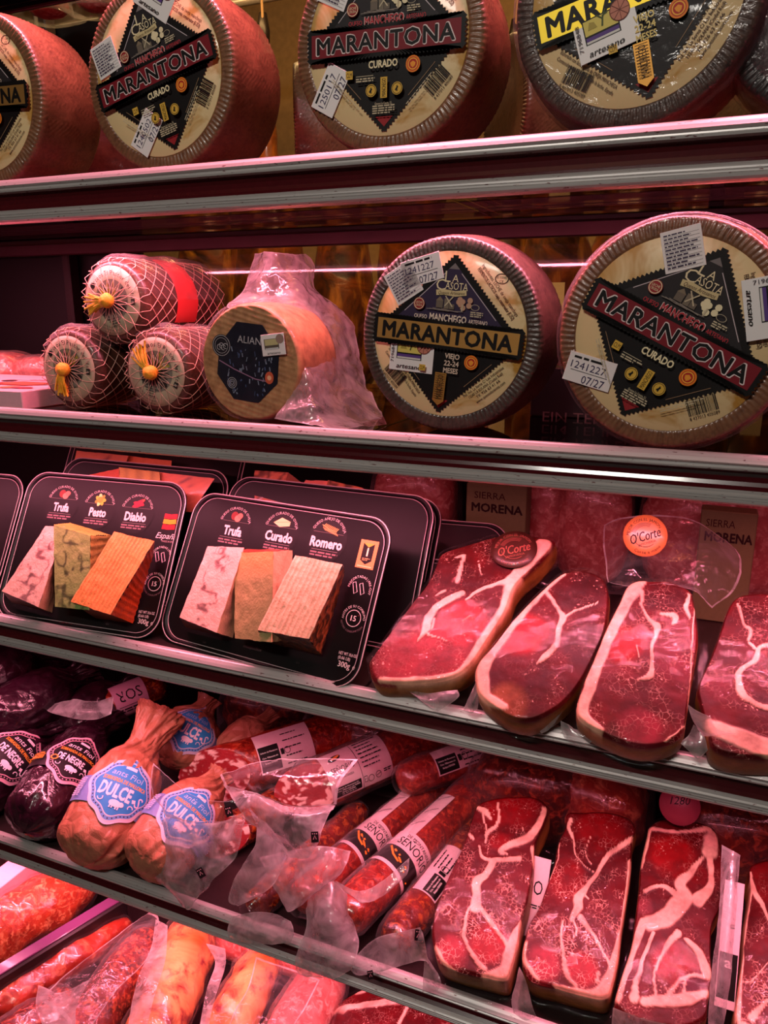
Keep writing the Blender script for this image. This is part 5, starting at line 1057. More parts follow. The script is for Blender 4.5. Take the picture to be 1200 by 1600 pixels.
flap(s3, [[(876, 1126, .742), (888, 1132, .738), (905, 1146, .738)], [(880, 1150, .734), (900, 1152, .732), (930, 1146, .736)], [(900, 1166, .732), (914, 1166, .731), (934, 1150, .735)]], .002, seed=5)
flap(s3, [[(1062, 1160, .736), (1075, 1150, .74), (1084, 1132, .745)], [(1075, 1172, .733), (1090, 1164, .733), (1100, 1150, .738)], [(1090, 1186, .732), (1098, 1180, .732), (1106, 1172, .734)]], .002, seed=6)
flap(s4, [[(1074, 1100, .745), (1088, 1110, .74), (1110, 1120, .736)], [(1082, 1124, .738), (1100, 1140, .732), (1120, 1138, .730)], [(1098, 1150, .733), (1112, 1150, .730), (1150, 1146, .728)]], .002, seed=7)
flap(s5, [[(664, 1490, .742), (674, 1505, .74), (684, 1520, .736)], [(662, 1520, .738), (678, 1528, .733), (690, 1536, .731)], [(660, 1550, .736), (672, 1550, .731), (684, 1548, .730)]], .0018, seed=8)
flap(s6, [[(812, 1510, .742), (818, 1522, .738), (824, 1540, .736)], [(800, 1560, .738), (816, 1570, .731), (832, 1572, .733)], [(802, 1582, .735), (820, 1594, .730), (838, 1588, .732)]], .0018, seed=9)
flap(s7, [[(958, 1574, .742), (1000, 1590, .735), (1050, 1602, .732)], [(956, 1600, .737), (1000, 1616, .731), (1050, 1624, .730)], [(960, 1626, .734), (1000, 1634, .729), (1050, 1640, .729)]], .002, seed=10)
flap(s7, [[(1128, 1320, .86), (1146, 1330, .85), (1156, 1336, .86)], [(1124, 1420, .81), (1140, 1424, .80), (1150, 1424, .81)], [(1112, 1520, .77), (1128, 1524, .76), (1142, 1524, .77)], [(1106, 1600, .745), (1120, 1604, .738), (1130, 1604, .742)]], .0015, nu=60, seed=11)

# ================================================================ lowest shelf, left: paper and film wrapped soft sausages
def mat_wrap(name, c1, c2, rough, coat, stripe=True, bs=.35):
    t = NT(name); v = t.coords(); n = t.noise(v, 30, 4); w = t.n('TexWave', wave_type='BANDS', bands_direction='DIAGONAL', i_Scale=160.0, i_Distortion=.6); t.set(w.inputs['Vector'], v)
    c = t.ramp(n, .3, .7, c1, c2); c = t.mix(t.math('MULTIPLY', w.outputs['Fac'], .16 if stripe else 0), c, tuple(x * .55 for x in c1))
    cr = t.math('ADD', t.noise(v, 24, 4, .6, 1.5), t.math('MULTIPLY', t.vor(v, 40, 'DISTANCE_TO_EDGE'), 1.2))
    return t.done(t.bsdf(c, rough, 0, t.bump(cr, bs, .012), .5, coat))
M_KRAFT = mat_wrap('orange_kraft_paper', S(146, 86, 62), S(178, 116, 88), .5, .1, True, .38); M_PURPLE = mat_wrap('dark_purple_foil', S(26, 8, 18), S(48, 16, 32), .24, .5, False, .28)
def wrapped(label, base, neck, R, mat, seed, neck_len=.085, belly=.115, kind=None, group='soft sausages wrapped in paper or foil', lift=0.0, tail=1.0, lt=0.0, la=0.0):
    A = atZ(base[0], base[1], Z4 + base[2]); B = atZ(neck[0], neck[1], Z4 + neck[2]); n = unit(B - A); u = CAM - (A + B) / 2; u = unit(u - n * (u @ n)); w = np.cross(n, u); Lb = np.linalg.norm(B - A)
    o = thing('wrapped_sausage', label, 'sausage', A - (0, 0, base[2]), group)
    t = np.linspace(0, 1, 64); Ltot = Lb + neck_len; y = -R * .78 + (Ltot + R * .78) * t
    yk = [-R * .78, -R * .72, -R * .5, -R * .1, Lb * .30, Lb * .55, Lb * .8, Lb * .97, Lb * 1.06, Lb + neck_len * .5, Ltot]; rk = [.001, R * .34, R * .74, R * .97, R * 1.02, R * .98, R * .74, R * .36, R * .29, R * .36 * tail, R * .44 * tail]
    rp = np.interp(y, yk, rk); ker = np.ones(5) / 5; rp[2:-2] = np.convolve(rp, ker, 'valid')
    N = 96; a = np.linspace(0, 2 * math.pi, N, endpoint=False); q = np.stack([np.cos(a)[None] * 1.4 + 0 * y[:, None], np.sin(a)[None] * 1.4 + 0 * y[:, None], y[:, None] * 9 + 0 * a[None]], -1)
    pl = noise(q * 2.2, 1.0, seed, 2); pl = 1 - 2 * np.abs(pl)
    amp = np.interp(y, [-R * .78, -R * .3, 0, Lb * .5, Lb * .8, Lb, Ltot], [.12, .12, .04, .03, .14, .34, .55]); tw = np.interp(y, [0, Lb * .8, Lb * 1.05, Ltot], [0, 0, .8, 1.2])
    pl2 = 1 - 2 * np.abs(noise(q * (4.5, 4.5, 1.2), 1.0, seed + 6, 2)); rr = rp[:, None] * (1 + amp[:, None] * (pl + .5 * pl2)) + .0050 * (.5 - np.abs(noise(q * 3, .8, seed + 4, 3))) * (.5 + np.abs(noise(q, 2.0, seed + 8))); flat = np.interp(y, [0, Lb, Ltot], [1, 1, .55])[:, None]
    aa = a[None] + tw[:, None]
    P = A + y[:, None, None] * n + (rr * np.cos(aa) * flat)[..., None] * u + (rr * np.sin(aa))[..., None] * w
    P[..., 2] = np.maximum(P[..., 2], Z4 + .0008)
    mesh('wrapper', P.reshape(-1, 3), gridF(64, N, cv=True), mat, o)
    bend = lambda yy: np.interp(yy, y, rp)
    def surf(x, yv, h): yy = Lb * .42 + yv; r = bend(yy) * 1.03 + .0040 + h; an = x / R; return A + yy[..., None] * n + (r * np.cos(an))[..., None] * u + (r * np.sin(an))[..., None] * w
    if kind:
        dark = kind == 'dark'; c1, c2, c3 = (S(20, 12, 18), S(206, 150, 170), S(30, 18, 26)) if dark else (S(44, 128, 190), S(206, 190, 206), S(96, 140, 196))
        k = R / .056; ar = np.linspace(0, 2 * math.pi, 96, endpoint=False)
        def plaque(s): r = 1 + .055 * np.cos(4 * ar) + .045 * np.cos(8 * ar + .4); return np.stack([.047 * k * s * r * np.cos(ar), .050 * k * s * r * np.sin(ar)], 1)
        def sheet(pts, h, mat_, nm, par):       # closed label patch: rings from the centre, wrapped round the body
            m = pts.mean(0); rows = [m + (pts - m) * s for s in np.linspace(.02, 1, 14)]; V = np.vstack(rows); Vs = surf(V[:, 0], V[:, 1], np.full(len(V), h)); return mesh(nm, Vs, gridF(14, len(pts), cv=True, flip=True), mat_, par)
        bx = np.linspace(-1, 1, 40); band = [(x_ * R * 1.5 + la * .0, y_) for x_, y_ in [(q_, -.030 * k) for q_ in bx] + [(q_, .006 * k) for q_ in bx[::-1]]]
        gx, gy = np.meshgrid(bx * R * 1.55, np.linspace(-.032 * k, .008 * k, 6), indexing='ij'); Vb = surf(gx.ravel(), gy.ravel(), np.full(gx.size, .0004))
        bm = mesh('label_band', Vb, gridF(40, 6), LABM[('band', dark)], o)
        lb = sheet(plaque(1.0), .0010, LABM[('edge', dark)], 'paper_label', o)
        p = Print(.0014, .00012); pts = plaque(.90); p.poly(pts, c1) if False else None
        def ringpoly(s, c): q_ = plaque(s); m = q_.mean(0); rws = np.vstack([m + (q_ - m) * ss for ss in np.linspace(.02, 1, 10)]); p.raw(rws, gridF(10, len(q_), cv=True, flip=True).tolist(), c)
        ringpoly(.92, c2); ringpoly(.89, c3)
        d = plaque(.84); 
        for i in range(0, 96, 2): p.disc(d[i, 0], d[i, 1], .0011 * k, S(26, 20, 44) if not dark else c2, 6, up=(i == 0))
        ringpoly(.79, c2); ringpoly(.76, c1)
        wt = S(226, 206, 220); og = S(226, 150, 50); K = .001 * k
        p.rect(0, 33 * K, 17 * K, 5 * K, wt, 0, 4); p.text('ants Fiol', 0, 21 * K, 9 * K, S(150, 176, 210) if not dark else wt, 0, 46 * K, .0, .15)
        p.text('SOBRASADA DE MALLORCA', 0, 9.5 * K, 6.0 * K, og, 0, 62 * K, .02)
        p.text('DULCE' if not dark else 'DE NEGRE', -6 * K, -6.5 * K, 19 * K if not dark else 13 * K, wt, 0, 44 * K, .03)
        p.text('S', 29 * K, -9 * K, 17 * K, wt, -18, 7 * K, -.01); p.rect(21.5 * K, -11 * K, 5 * K, 5 * K, wt, 20)
        for sx in (-1, 1): p.ring(sx * 21 * K, -22 * K, 4 * K, 1.2 * K, wt, 14, a0=0 if sx > 0 else 180, a1=220 if sx > 0 else 400)
        p.disc(0, -24 * K, 8 * K, wt, 20, 5 * K); p.disc(8 * K, -23 * K, 3.6 * K, wt, 12); 
        for q_ in (-5, -2, 3, 6): p.rect(q_ * K, -29 * K, 1.6 * K, 5 * K, wt)
        if dark: p.disc(-30 * K, -14 * K, 6 * K, S(220, 140, 60), 16); p.disc(-30 * K, -14 * K, 3.6 * K, c1, 16)
        for sx in (-1, 1): p.micro(sx * 62 * K, -12 * K, 16 * K, 30 * K, 9, og if dark else S(200, 190, 220), 90 if dark else 0, seed + sx, .5)
        p.build('lettering', lb, surf)
    return o
LABM = {('band', True): plain('black_label_band', S(26, 16, 22), .4), ('edge', True): plain('pink_label_edge', S(214, 160, 180), .4), ('band', False): plain('blue_label_band', S(110, 128, 182), .4, var=.05), ('edge', False): plain('lilac_label_edge', S(200, 184, 208), .4)}
wrapped('orange paper wrapped sausage with blue label and twisted paper neck, at the shelf front', (152, 1308, .058), (222, 1172, .135), .0565, M_KRAFT, 1, .075, kind='blue', tail=1.05)
wrapped('orange paper wrapped sausage with blue label, partly under the clear bag', (248, 1330, .055), (330, 1230, .10), .052, M_KRAFT, 2, .03, kind='blue', tail=.6)
wrapped('orange paper wrapped sausage lying behind, blue label turned up to the dark', (283, 1168, .075), (315, 1112, .12), .052, M_KRAFT, 3, .03, kind='blue', tail=.6)
wrapped('orange paper wrapped sausage behind the salami bags, only its crumpled end showing', (368, 1172, .072), (410, 1130, .10), .036, M_KRAFT, 4, .03, tail=.6)
wrapped('dark purple wrapped sausage with a pink edged black label, left of the orange ones', (62, 1268, .052), (150, 1142, .10), .052, M_PURPLE, 5, .05, kind='dark', tail=1.1)
wrapped('dark purple wrapped sausage cut by the left frame edge, lowest shelf', (-30, 1225, .055), (62, 1150, .085), .056, M_PURPLE, 6, .05, kind='dark')
wrapped('dark purple wrapped sausage lying across the back at the left frame edge', (10, 1120, .13), (110, 1062, .16), .05, M_PURPLE, 7, .05)
wrapped('dark purple wrapped sausage at the back, above the labelled purple one', (120, 1120, .10), (190, 1080, .12), .042, M_PURPLE, 8, .04)
wrapped('dark wrapped sausage at the back, left of the lying pink label roll', (-20, 1060, .16), (60, 1030, .17), .05, M_PURPLE, 9, .05)

# ---------------------------------------------------------------- salamis and cured sausages in clear bags
M_CASE = mat_cured('red_sausage_casing', S(92, 14, 10), S(158, 36, 24), S(190, 70, 44), 30, .28); M_CASED = mat_cured('dark_sausage_casing', S(60, 10, 8), S(128, 30, 16), S(176, 84, 30), 26, .25)
M_PINKL = plain('pinkish_label_paper', S(224, 196, 200), .45, var=.03); M_BLKL = plain('black_label_print', S(20, 14, 16), .4)
SL = 1.15
def slant(V, fr, R):                   # the end is cut obliquely, the cut turned to the front
    d = V - fr.o; x = d @ fr.u; h = d @ fr.n; return V + ((SL * x + .25 * (d @ fr.v)) * np.clip(1 - h / (3.2 * R), 0, 1))[:, None] * fr.n
def sausage(label, a, b, R, casing, seed, cut=True, lab=None, film_=True, group='cured sausages in clear bags', zr=None, round_end=.8):
    A = atZ(a[0], a[1], Z4 + a[2]); B = atZ(b[0], b[1], Z4 + b[2]); n = unit(B - A); u = CAM - A; u = unit(u - n * (u @ n)); w = np.cross(n, u); L = np.linalg.norm(B - A); fr = Frame(A, u, w, n)
    o = thing('cured_sausage', label, 'sausage', A - (0, 0, a[2]), group)
    prof = ([(.0005, 0), (R * .9, .0), (R * .98, .0015), (R, .004)] if cut else [(.0005, -R * round_end)] + [(R * math.sin(t), -R * round_end * math.cos(t)) for t in np.linspace(.2, 1.57, 8)]) + [(R * (1 + .02 * math.sin(9 * t + seed)), .004 + (L - .008) * t) for t in np.linspace(.03, 1, 24)] + [(R * .8, L + R * .3), (.0005, L + R * .45)]
    V, F = lathe(fr, prof, 56, .0022, seed, 40)
    if cut: V = slant(V, fr, R)
    V[:, 2] = np.maximum(V[:, 2], Z4 + .0012); body = mesh('casing', V, F, casing, o)
    if cut:
        k, m = 34, 84; rr, aa = np.meshgrid(np.linspace(.01, .955, k) * R, np.linspace(0, 2 * math.pi, m, endpoint=False), indexing='ij'); X, Y = rr * np.cos(aa), rr * np.sin(aa); Q = np.stack([X, Y, 0 * X + seed], -1)
        v = noise(Q + .004 * noise(Q, 70, 3)[..., None], 150, seed, 2); f = sstep(.10, .26, v)[..., None]; C = (np.array(S(150, 34, 40)) * (1 + .35 * noise(Q, 90, 5, 2))[..., None]) * (1 - f) + np.array(S(236, 190, 180)) * f
        P = slant(fr.pt(X, Y, -.0012 - .001 * f[..., 0] - .004 * (1 - (rr / R) ** 2)).reshape(-1, 3), fr, R); mesh('cut_face', P, gridF(k, m, cv=True, flip=False), M_CHEESE, o, True, C.reshape(-1, 3), label='cut end showing white fat in red meat')
    def surf(x, y, h): r = R * 1.035 + .0012 + h; an = -y / R; return A + x[..., None] * n + (r * np.cos(an))[..., None] * u + (r * np.sin(an))[..., None] * w
    if lab: lab(o, surf, R, L, seed)
    if film_:
        Rf = R * 1.12; pr = [(R * .55, -.026), (R * .9, -.018), (R * 1.08, -.006)] + [(Rf, t * L) for t in np.linspace(.06, .98, 16)] + [(R * .7, L + R * .5)]
        V, F = lathe(fr, pr, 60, .006, seed + 3, 34); V[:, 2] = np.maximum(V[:, 2], Z4 + .0008); mesh('bag_film', V, F, M_FILM, o)
    return o, fr
def patch(o, surf, x0, x1, y0, y1, m, h=.0002, name='paper_label', nx=14, ny=18, parent=None):
    gx, gy = np.meshgrid(np.linspace(x0, x1, nx), np.linspace(y0, y1, ny), indexing='ij'); return mesh(name, surf(gx.ravel(), gy.ravel(), np.full(gx.size, h)), gridF(nx, ny), m, parent or o)
def lab_senorio(x0):
    def f(o, surf, R, L, seed):
        x1 = x0 + .115; l = patch(o, surf, x0, x1, -.9 * R, 1.1 * R, M_PINKL); p = Print(.0006, .00010); K = .001
        p.text('SEÑORIO', x0 + .030, .2 * R, .009, INKB, -90 * 0, .042, -.004); p.text('DE MONTANERA', x0 + .030, -.10 * R, .0036, INKB, 0, .030); p.disc(x0 + .024, .68 * R, .012, INKB, 20, .005, 12); p.disc(x0 + .026, .70 * R, .009, S(226, 140, 50), 16, .0022, 16)
        p.rect(x0 + .030, -.60 * R, .048, .016, INKB, 0, 4, 5)
        for j, tx in enumerate(('Señorio de Montanera S.L.', 'Ctra. Villanueva s/n 06002', 'Badajoz ESPAÑA', 'Tel. 924 20 66 11')): p.text(tx, x0 + .030, -.60 * R + .0050 - .0033 * j, .0022, WHITE, 0, (.040, .042, .024, .026)[j], .01)
        p.rect(x0 + .0575, .1 * R, .0007, 1.9 * R, INKB, 0, 1, 8)
        for j in range(7): p.micro(x0 + .086, (.95 - .17 * j) * R, .046, .0028, 1, INKB, 0, seed + j, .6)
        p.ring(x0 + .072, -.55 * R, .0055, .0009, INKB, 18); p.ring(x0 + .086, -.52 * R, .0055, .0009, INKB, 18); p.line([(x0 + .082, -.54 * R), (x0 + .090, -.48 * R)], .001, INKB); p.rect(x0 + .062, -.50 * R, .006, .009, INKB); p.rect(x0 + .062, -.50 * R, .0045, .007, S(224, 196, 200)); p.text('ES', x0 + .062, -.5 * R, .003, INKB)
        p.micro(x0 + .104, -.45 * R, .016, .006, 2, INKB, 0, seed + 9)
        p.build('lettering', l, surf)
    return f
def lab_black(x0):
    def f(o, surf, R, L, seed):
        l = patch(o, surf, x0, x0 + .10, -.5 * R, 1.0 * R, M_PINKL); p = Print(.0006, .0001); p.rect(x0 + .020, .0 * R, .036, .85 * R, INKB, 0, 4, 5)
        for j, tx in enumerate(('Señorio de Montanera', 'Ctra. Villanueva s/n', 'Badajoz ESPAÑA')): p.text(tx, x0 + .020, (.22 - .18 * j) * R, .0026, WHITE, 0, (.031, .028, .022)[j], .01)
        for j in range(5): p.micro(x0 + .070, (.7 - .26 * j) * R, .044, .003, 1, INKB, 0, seed + j, .6)
        p.ring(x0 + .052, .1 * R, .0055, .0009, INKB, 18); p.rect(x0 + .043, .1 * R, .006, .009, INKB)
        p.build('lettering', l, surf)
    return f
def lab_big(x0, word='SEÑORIO', w=.034):
    def f(o, surf, R, L, seed):
        l = patch(o, surf, x0, x0 + w, -1.3 * R, 1.5 * R, M_PINKL); patch(o, surf, x0 + w, x0 + w + .10, .45 * R, 1.25 * R, M_PINKL); b = patch(o, surf, x0 - .030, x0, -1.3 * R, 1.4 * R, M_BLKL, name='black_band'); patch(o, surf, x0 - .036, x0 - .030, -1.3 * R, 1.5 * R, M_PINKL, name='label_edge')
        p = Print(.0006, .0001); p.text(word, x0 + w * .38, -.15 * R, .014, INKB, -90, 2.0 * R, -.004); p.text('DE MONTANERA', x0 + w * .74, -.15 * R, .0055, INKB, -90, 1.6 * R)
        p.build('lettering', l, surf); p = Print(.0006, .0001)
        for k in range(3): p.line([(x0 - .026 + .003 * k, -.9 * R + .5 * R * k), (x0 - .016, -.3 * R + .4 * R * k), (x0 - .010 + .003 * k, .3 * R + .3 * R * k)], .003, S(226, 140, 40))
        p.build('lettering', b, surf)
        p = Print(.0006, .0001)
        for k in range(3): p.text('Señorio de Montanera', x0 + w + .022 + .034 * k, .85 * R, .0035, INKB, -40, .022)
        p.build('lettering', o, surf)
    return f
a1 = sausage('cut salami in a clear bag, black label patch, left of the white label salami', (336, 1212, .055), (600, 1128, .075), .048, M_CASE, 1, True, lab_black(.070), False)
a2 = sausage('cut salami with a large white label, topmost in the heap of bags', (482, 1232, .085), (720, 1130, .11), .040, M_CASE, 2, True, lab_senorio(.022))
a0 = sausage('small cut salami low under the left clear bag, beside the blue label', (350, 1308, .034), (520, 1210, .040), .030, M_CASED, 3, True, None, False)
a3 = sausage('dark red sausage with white and black label between white label salami and big red one', (478, 1400, .034), (722, 1190, .062), .0255, M_CASE, 4, False, lab_big(.125))
a4 = sausage('big bright red sausage with white label and black band, in the open bag', (548, 1422, .044), (762, 1218, .075), .0300, M_CASE, 5, False, lab_big(.105))
a5 = sausage('dark wrinkled sausage with white label beside the leftmost marbled ham', (622, 1462, .026), (752, 1290, .040), .0250, M_CASED, 6, False, lab_black(.060), True)
a6 = sausage('thin dark sausage lying low in front, inside the crumpled bag ends', (405, 1410, .024), (560, 1270, .030), .021, M_CASED, 7, False, None)
a7 = sausage('sausage end with label at the back, above the leftmost marbled ham', (640, 1215, .10), (790, 1160, .12), .028, M_CASE, 8, False, lab_black(.04))
def flap2(o, rows, wr=.0042, seed=0, nu=44, nv=44, m=None, ws=60, nm='bag_end'):
    Gm = [[atY(*q) for q in r] for r in rows]; V, F = loft(Gm, nu, nv, wr, ws, seed); return mesh(nm, V, F, [m or M_FILM2, M_WELD], o, fmat=border(nu, nv))
def tabmark(o, x, y, Y, ang=0, s=1.0):              # small black recycling mark printed on the bag end
    c = atY(x, y, Y); fr = Frame(c, RGT * math.cos(ang) + UPV * math.sin(ang), UPV * math.cos(ang) - RGT * math.sin(ang), -FWD); p = Print(.0016, .0002)
    p.rect(0, 0, .0095 * s, .0140 * s, S(24, 12, 16)); p.line([(-.002 * s, -.003 * s), (0, .002 * s), (.002 * s, -.003 * s)], .0012 * s, S(190, 130, 140)); 
    for k in (-1, 0, 1): p.disc(k * .0026 * s, .0045 * s, .0008 * s, S(220, 160, 170), 6)
    p.build('lettering', o, fr.pt)
flap2(a1[0], [[(240, 1192, .80), (264, 1214, .785), (300, 1242, .772), (350, 1252, .770), (392, 1240, .79)], [(236, 1230, .78), (262, 1246, .768), (304, 1262, .762), (348, 1268, .764), (392, 1262, .78)], [(260, 1275, .765), (300, 1284, .755), (340, 1284, .76), (385, 1290, .77), (410, 1285, .80)]], seed=1, m=M_FILM)
flap2(a2[0], [[(345, 1212, .80), (400, 1192, .80), (470, 1186, .81), (560, 1186, .83)], [(350, 1224, .786), (402, 1214, .775), (460, 1222, .775), (532, 1222, .80)], [(352, 1230, .784), (404, 1240, .776), (456, 1260, .769), (526, 1256, .79)]], seed=13, m=M_FILM)
flap2(a0[0], [[(262, 1270, .775), (300, 1284, .765), (345, 1284, .765), (385, 1268, .775)], [(240, 1312, .76), (285, 1325, .748), (335, 1325, .748), (380, 1300, .758)], [(224, 1350, .75), (262, 1368, .738), (310, 1366, .738), (368, 1340, .745)], [(256, 1384, .745), (276, 1400, .733), (300, 1404, .732), (332, 1376, .738)], [(285, 1418, .742), (290, 1420, .731), (296, 1420, .731), (302, 1412, .735)]], seed=2)
tabmark(a0[0], 314, 1363, .733, .5); tabmark(a1[0], 358, 1267, .755, .3)
flap2(a2[0], [[(350, 1226, .785), (400, 1240, .775), (455, 1262, .768), (524, 1258, .79)], [(370, 1256, .768), (425, 1262, .758), (470, 1276, .757), (520, 1266, .78)], [(394, 1286, .76), (435, 1280, .75), (480, 1276, .755), (515, 1270, .775)], [(430, 1312, .755), (462, 1318, .745), (486, 1314, .745), (502, 1300, .755)], [(452, 1338, .752), (470, 1342, .742), (484, 1338, .742), (494, 1322, .75)]], seed=3)
tabmark(a2[0], 492, 1307, .745, .05)
flap2(a6[0], [[(392, 1270, .79), (400, 1290, .785), (398, 1320, .775), (380, 1350, .765), (362, 1380, .755)], [(420, 1290, .79), (415, 1315, .78), (410, 1345, .77), (392, 1380, .755), (358, 1408, .745)], [(450, 1330, .79), (440, 1360, .775), (425, 1385, .76), (400, 1402, .75), (372, 1416, .742)]], seed=4)
flap2(a3[0], [[(405, 1340, .80), (450, 1330, .79), (500, 1322, .79), (548, 1330, .81)], [(420, 1365, .78), (460, 1370, .765), (505, 1360, .77), (540, 1352, .79)], [(436, 1400, .765), (462, 1396, .755), (490, 1390, .76), (515, 1380, .78)], [(446, 1418, .755), (450, 1425, .748), (462, 1420, .748), (470, 1412, .76)]], seed=5)
flap2(a6[0], [[(362, 1432, .745), (400, 1425, .748), (430, 1428, .748), (455, 1440, .745)], [(356, 1452, .737), (400, 1452, .735), (430, 1456, .735), (460, 1456, .738)], [(358, 1468, .734), (390, 1474, .730), (425, 1475, .730), (454, 1474, .733)]], seed=6)
flap2(a4[0], [[(484, 1395, .775), (500, 1380, .775), (520, 1376, .78), (545, 1400, .79)], [(480, 1420, .765), (500, 1420, .752), (522, 1420, .755), (550, 1440, .77)], [(478, 1455, .750), (500, 1465, .737), (525, 1465, .738), (560, 1470, .755)], [(462, 1502, .738), (490, 1500, .729), (525, 1505, .728), (556, 1500, .738)], [(468, 1522, .735), (496, 1527, .727), (525, 1526, .727), (548, 1516, .733)]], seed=7)
flap2(a5[0], [[(548, 1516, .738), (560, 1490, .748), (590, 1465, .755), (630, 1455, .75), (658, 1448, .745)], [(560, 1524, .733), (590, 1506, .738), (620, 1490, .740), (645, 1478, .738), (664, 1470, .738)], [(590, 1520, .733), (610, 1514, .733), (640, 1505, .733), (660, 1500, .733), (670, 1505, .735)]], seed=8)
tabmark(a5[0], 654, 1460, .742, -.1); tabmark(a4[0], 579, 1522, .731, .2, .8)
flap2(a4[0], [[(524, 1376, .785), (560, 1392, .775), (596, 1378, .785), (640, 1340, .81)], [(540, 1394, .775), (565, 1408, .765), (600, 1396, .775), (636, 1364, .80)], [(556, 1404, .772), (572, 1410, .764), (592, 1404, .77), (612, 1390, .785)]], seed=9)
# lying roll with a printed pink label at the back, with a clear film tail
r_, fr_ = sausage('lying roll with a printed pink label and a clear film tail, at the back left', (178, 1100, .115), (248, 1072, .125), .030, M_CASED, 9, False, None, False)
def surf_(x, y, h): r = .0315 + h; an = -y / .030; return fr_.o + x[..., None] * fr_.n + (r * np.cos(an))[..., None] * fr_.u + (r * np.sin(an))[..., None] * fr_.v
lb_ = patch(r_, surf_, -.004, .058, -.045, .045, plain('faded_pink_label', S(196, 150, 170), .45)); p = Print(.0006, .0001); p.text('SOR', .026, .006, .020, INKB, 180, .046, -.004); p.rect(.026, -.012, .050, .001, INKB); p.micro(.026, -.02, .05, .010, 2, INKB); p.build('lettering', lb_, surf_)
flap2(r_, [[(70, 1104, .93), (110, 1094, .93), (150, 1096, .935), (178, 1088, .94)], [(76, 1112, .91), (112, 1110, .905), (150, 1110, .91), (176, 1104, .93)], [(100, 1120, .90), (124, 1124, .90), (150, 1124, .905), (174, 1116, .92)]], seed=12, nm='film_tail')

# ================================================================ back of the third and lowest shelf
def pack_z(*a, **k): return pack(*a, **k)
g_ = 'blurred film packs at the back of the third shelf'
for i, (px, py, Y, sx, sz, lab) in enumerate(((650, 760, 1.24, .075, .10, 'film pack of pink meat just left of the first olive carton, third shelf'), (838, 775, 1.25, .060, .10, 'film pack of pink meat between the olive carton and the ham bag flap'),
        (930, 790, 1.25, .060, .095, 'film pack of pink meat directly behind the ham bag flap'), (1085, 790, 1.25, .075, .10, 'film pack of pink meat behind the second olive carton, right of the gold sticker'), (1180, 780, 1.27, .06, .11, 'film pack of pink meat at the right frame edge, under the second shelf'))):
    pack('meat_pack', lab, px, py, Y, Z3, sx, .045, sz, (8, -10, 4, -6, 12)[i], M_PALE, g_, 20 + i)
for px0, px1, py0, tx0, lab in ((728, 822, 758, 740, 'olive green carton printed with a farm name, behind the leftmost ham bag'), (1096, 1186, 800, 1086, 'olive green carton printed with a farm name, partly behind the right-hand bag')):
    a = atY(px0, 800, 1.16); b = atY(px1, 800, 1.16); zt_ = float(atY((px0 + px1) / 2, py0, 1.16)[2])
    o = carton('printed_carton', lab, (a[0], 1.16, Z3 + .0005), (b[0], 1.195, zt_), M_GREENC, group='olive cartons on the third shelf')
    p = Print(.0004); fr = Frame(((a[0] + b[0]) / 2, 1.16, zt_), (1, 0, 0), (0, 0, 1), (0, -1, 0)); w = b[0] - a[0]
    p.text('SIERRA', -.01, -.018, .011, S(60, 30, 24), 0, w * .52, .0); p.text('MORENA', .002, -.038, .0135, S(40, 18, 16), 0, w * .84, .03); p.build('lettering', o, fr.pt)
g2 = 'film packs at the dark back of the lowest shelf'
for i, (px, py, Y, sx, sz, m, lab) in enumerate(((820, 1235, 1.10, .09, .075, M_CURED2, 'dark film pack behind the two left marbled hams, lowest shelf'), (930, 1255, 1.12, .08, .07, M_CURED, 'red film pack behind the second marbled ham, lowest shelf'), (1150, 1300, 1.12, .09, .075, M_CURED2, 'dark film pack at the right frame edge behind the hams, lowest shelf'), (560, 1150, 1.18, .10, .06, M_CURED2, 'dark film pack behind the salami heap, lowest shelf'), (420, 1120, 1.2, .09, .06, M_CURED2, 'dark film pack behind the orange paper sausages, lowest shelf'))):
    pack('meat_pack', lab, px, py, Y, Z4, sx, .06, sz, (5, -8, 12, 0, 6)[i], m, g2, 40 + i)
# round tag behind the third ham, white labelled card between hams
def card(name, label, cat, px, py, Y, w, h, m, prt, tilt=60, zmin=Z4):
    fr = slope_frame(atY(px, py, Y), tilt, 0); o = thing(name, label, cat, fr.pt(0, -h / 2))
    V, F = bevbox((0, 0, 0), (w, h, .0012), .0003); mesh('card_body', fr.pt(V[:, 0], V[:, 1], V[:, 2]), F, m, o, False); p = Print(.0008, .0001); prt(p); p.build('lettering', o, fr.pt); return o
def pr_d(p): p.text('O', .006, .012, .018, INKB, 0, .012, -.005); p.micro(.004, -.012, .02, .006, 2, INKB)
card('pink_card', 'pink printed card with a letter O between the two left marbled hams', 'card', 832, 1400, .875, .036, .10, M_PINKL, pr_d)
def pr_a(p): p.rect(0, -.035, .020, .05, INKB, 0); p.text('a', 0, -.02, .012, WHITE, 0, None, .02); p.text('n', 0, .02, .008, INKB, 90); p.text('1', .0, .045, .006, INKB, 90)
card('narrow_label_card', 'narrow white and black printed card right of the fatty ham piece', 'card', 1140, 1475, .86, .022, .14, M_PINKL, pr_a)
def pr_r(p): p.disc(0, 0, .001, S(120, 40, 60)); p.text('1280', 0, .006, .010, S(30, 10, 16), 10, .026, .0, .3);
fr = slope_frame(atY(1062, 1258, .98), 62); o = thing('round_tag', 'round dark pink tag with handwriting behind the fatty ham piece', 'tag', fr.pt(0, -.026))
V, F = lathe(fr, [(.026, -.0006), (.026, .0006), (.0004, .0008)], 36); mesh('tag_body', V, F, plain('dull_pink_tag', S(150, 60, 80), .4), o); p = Print(.0010); pr_r(p); p.build('lettering', o, fr.pt)

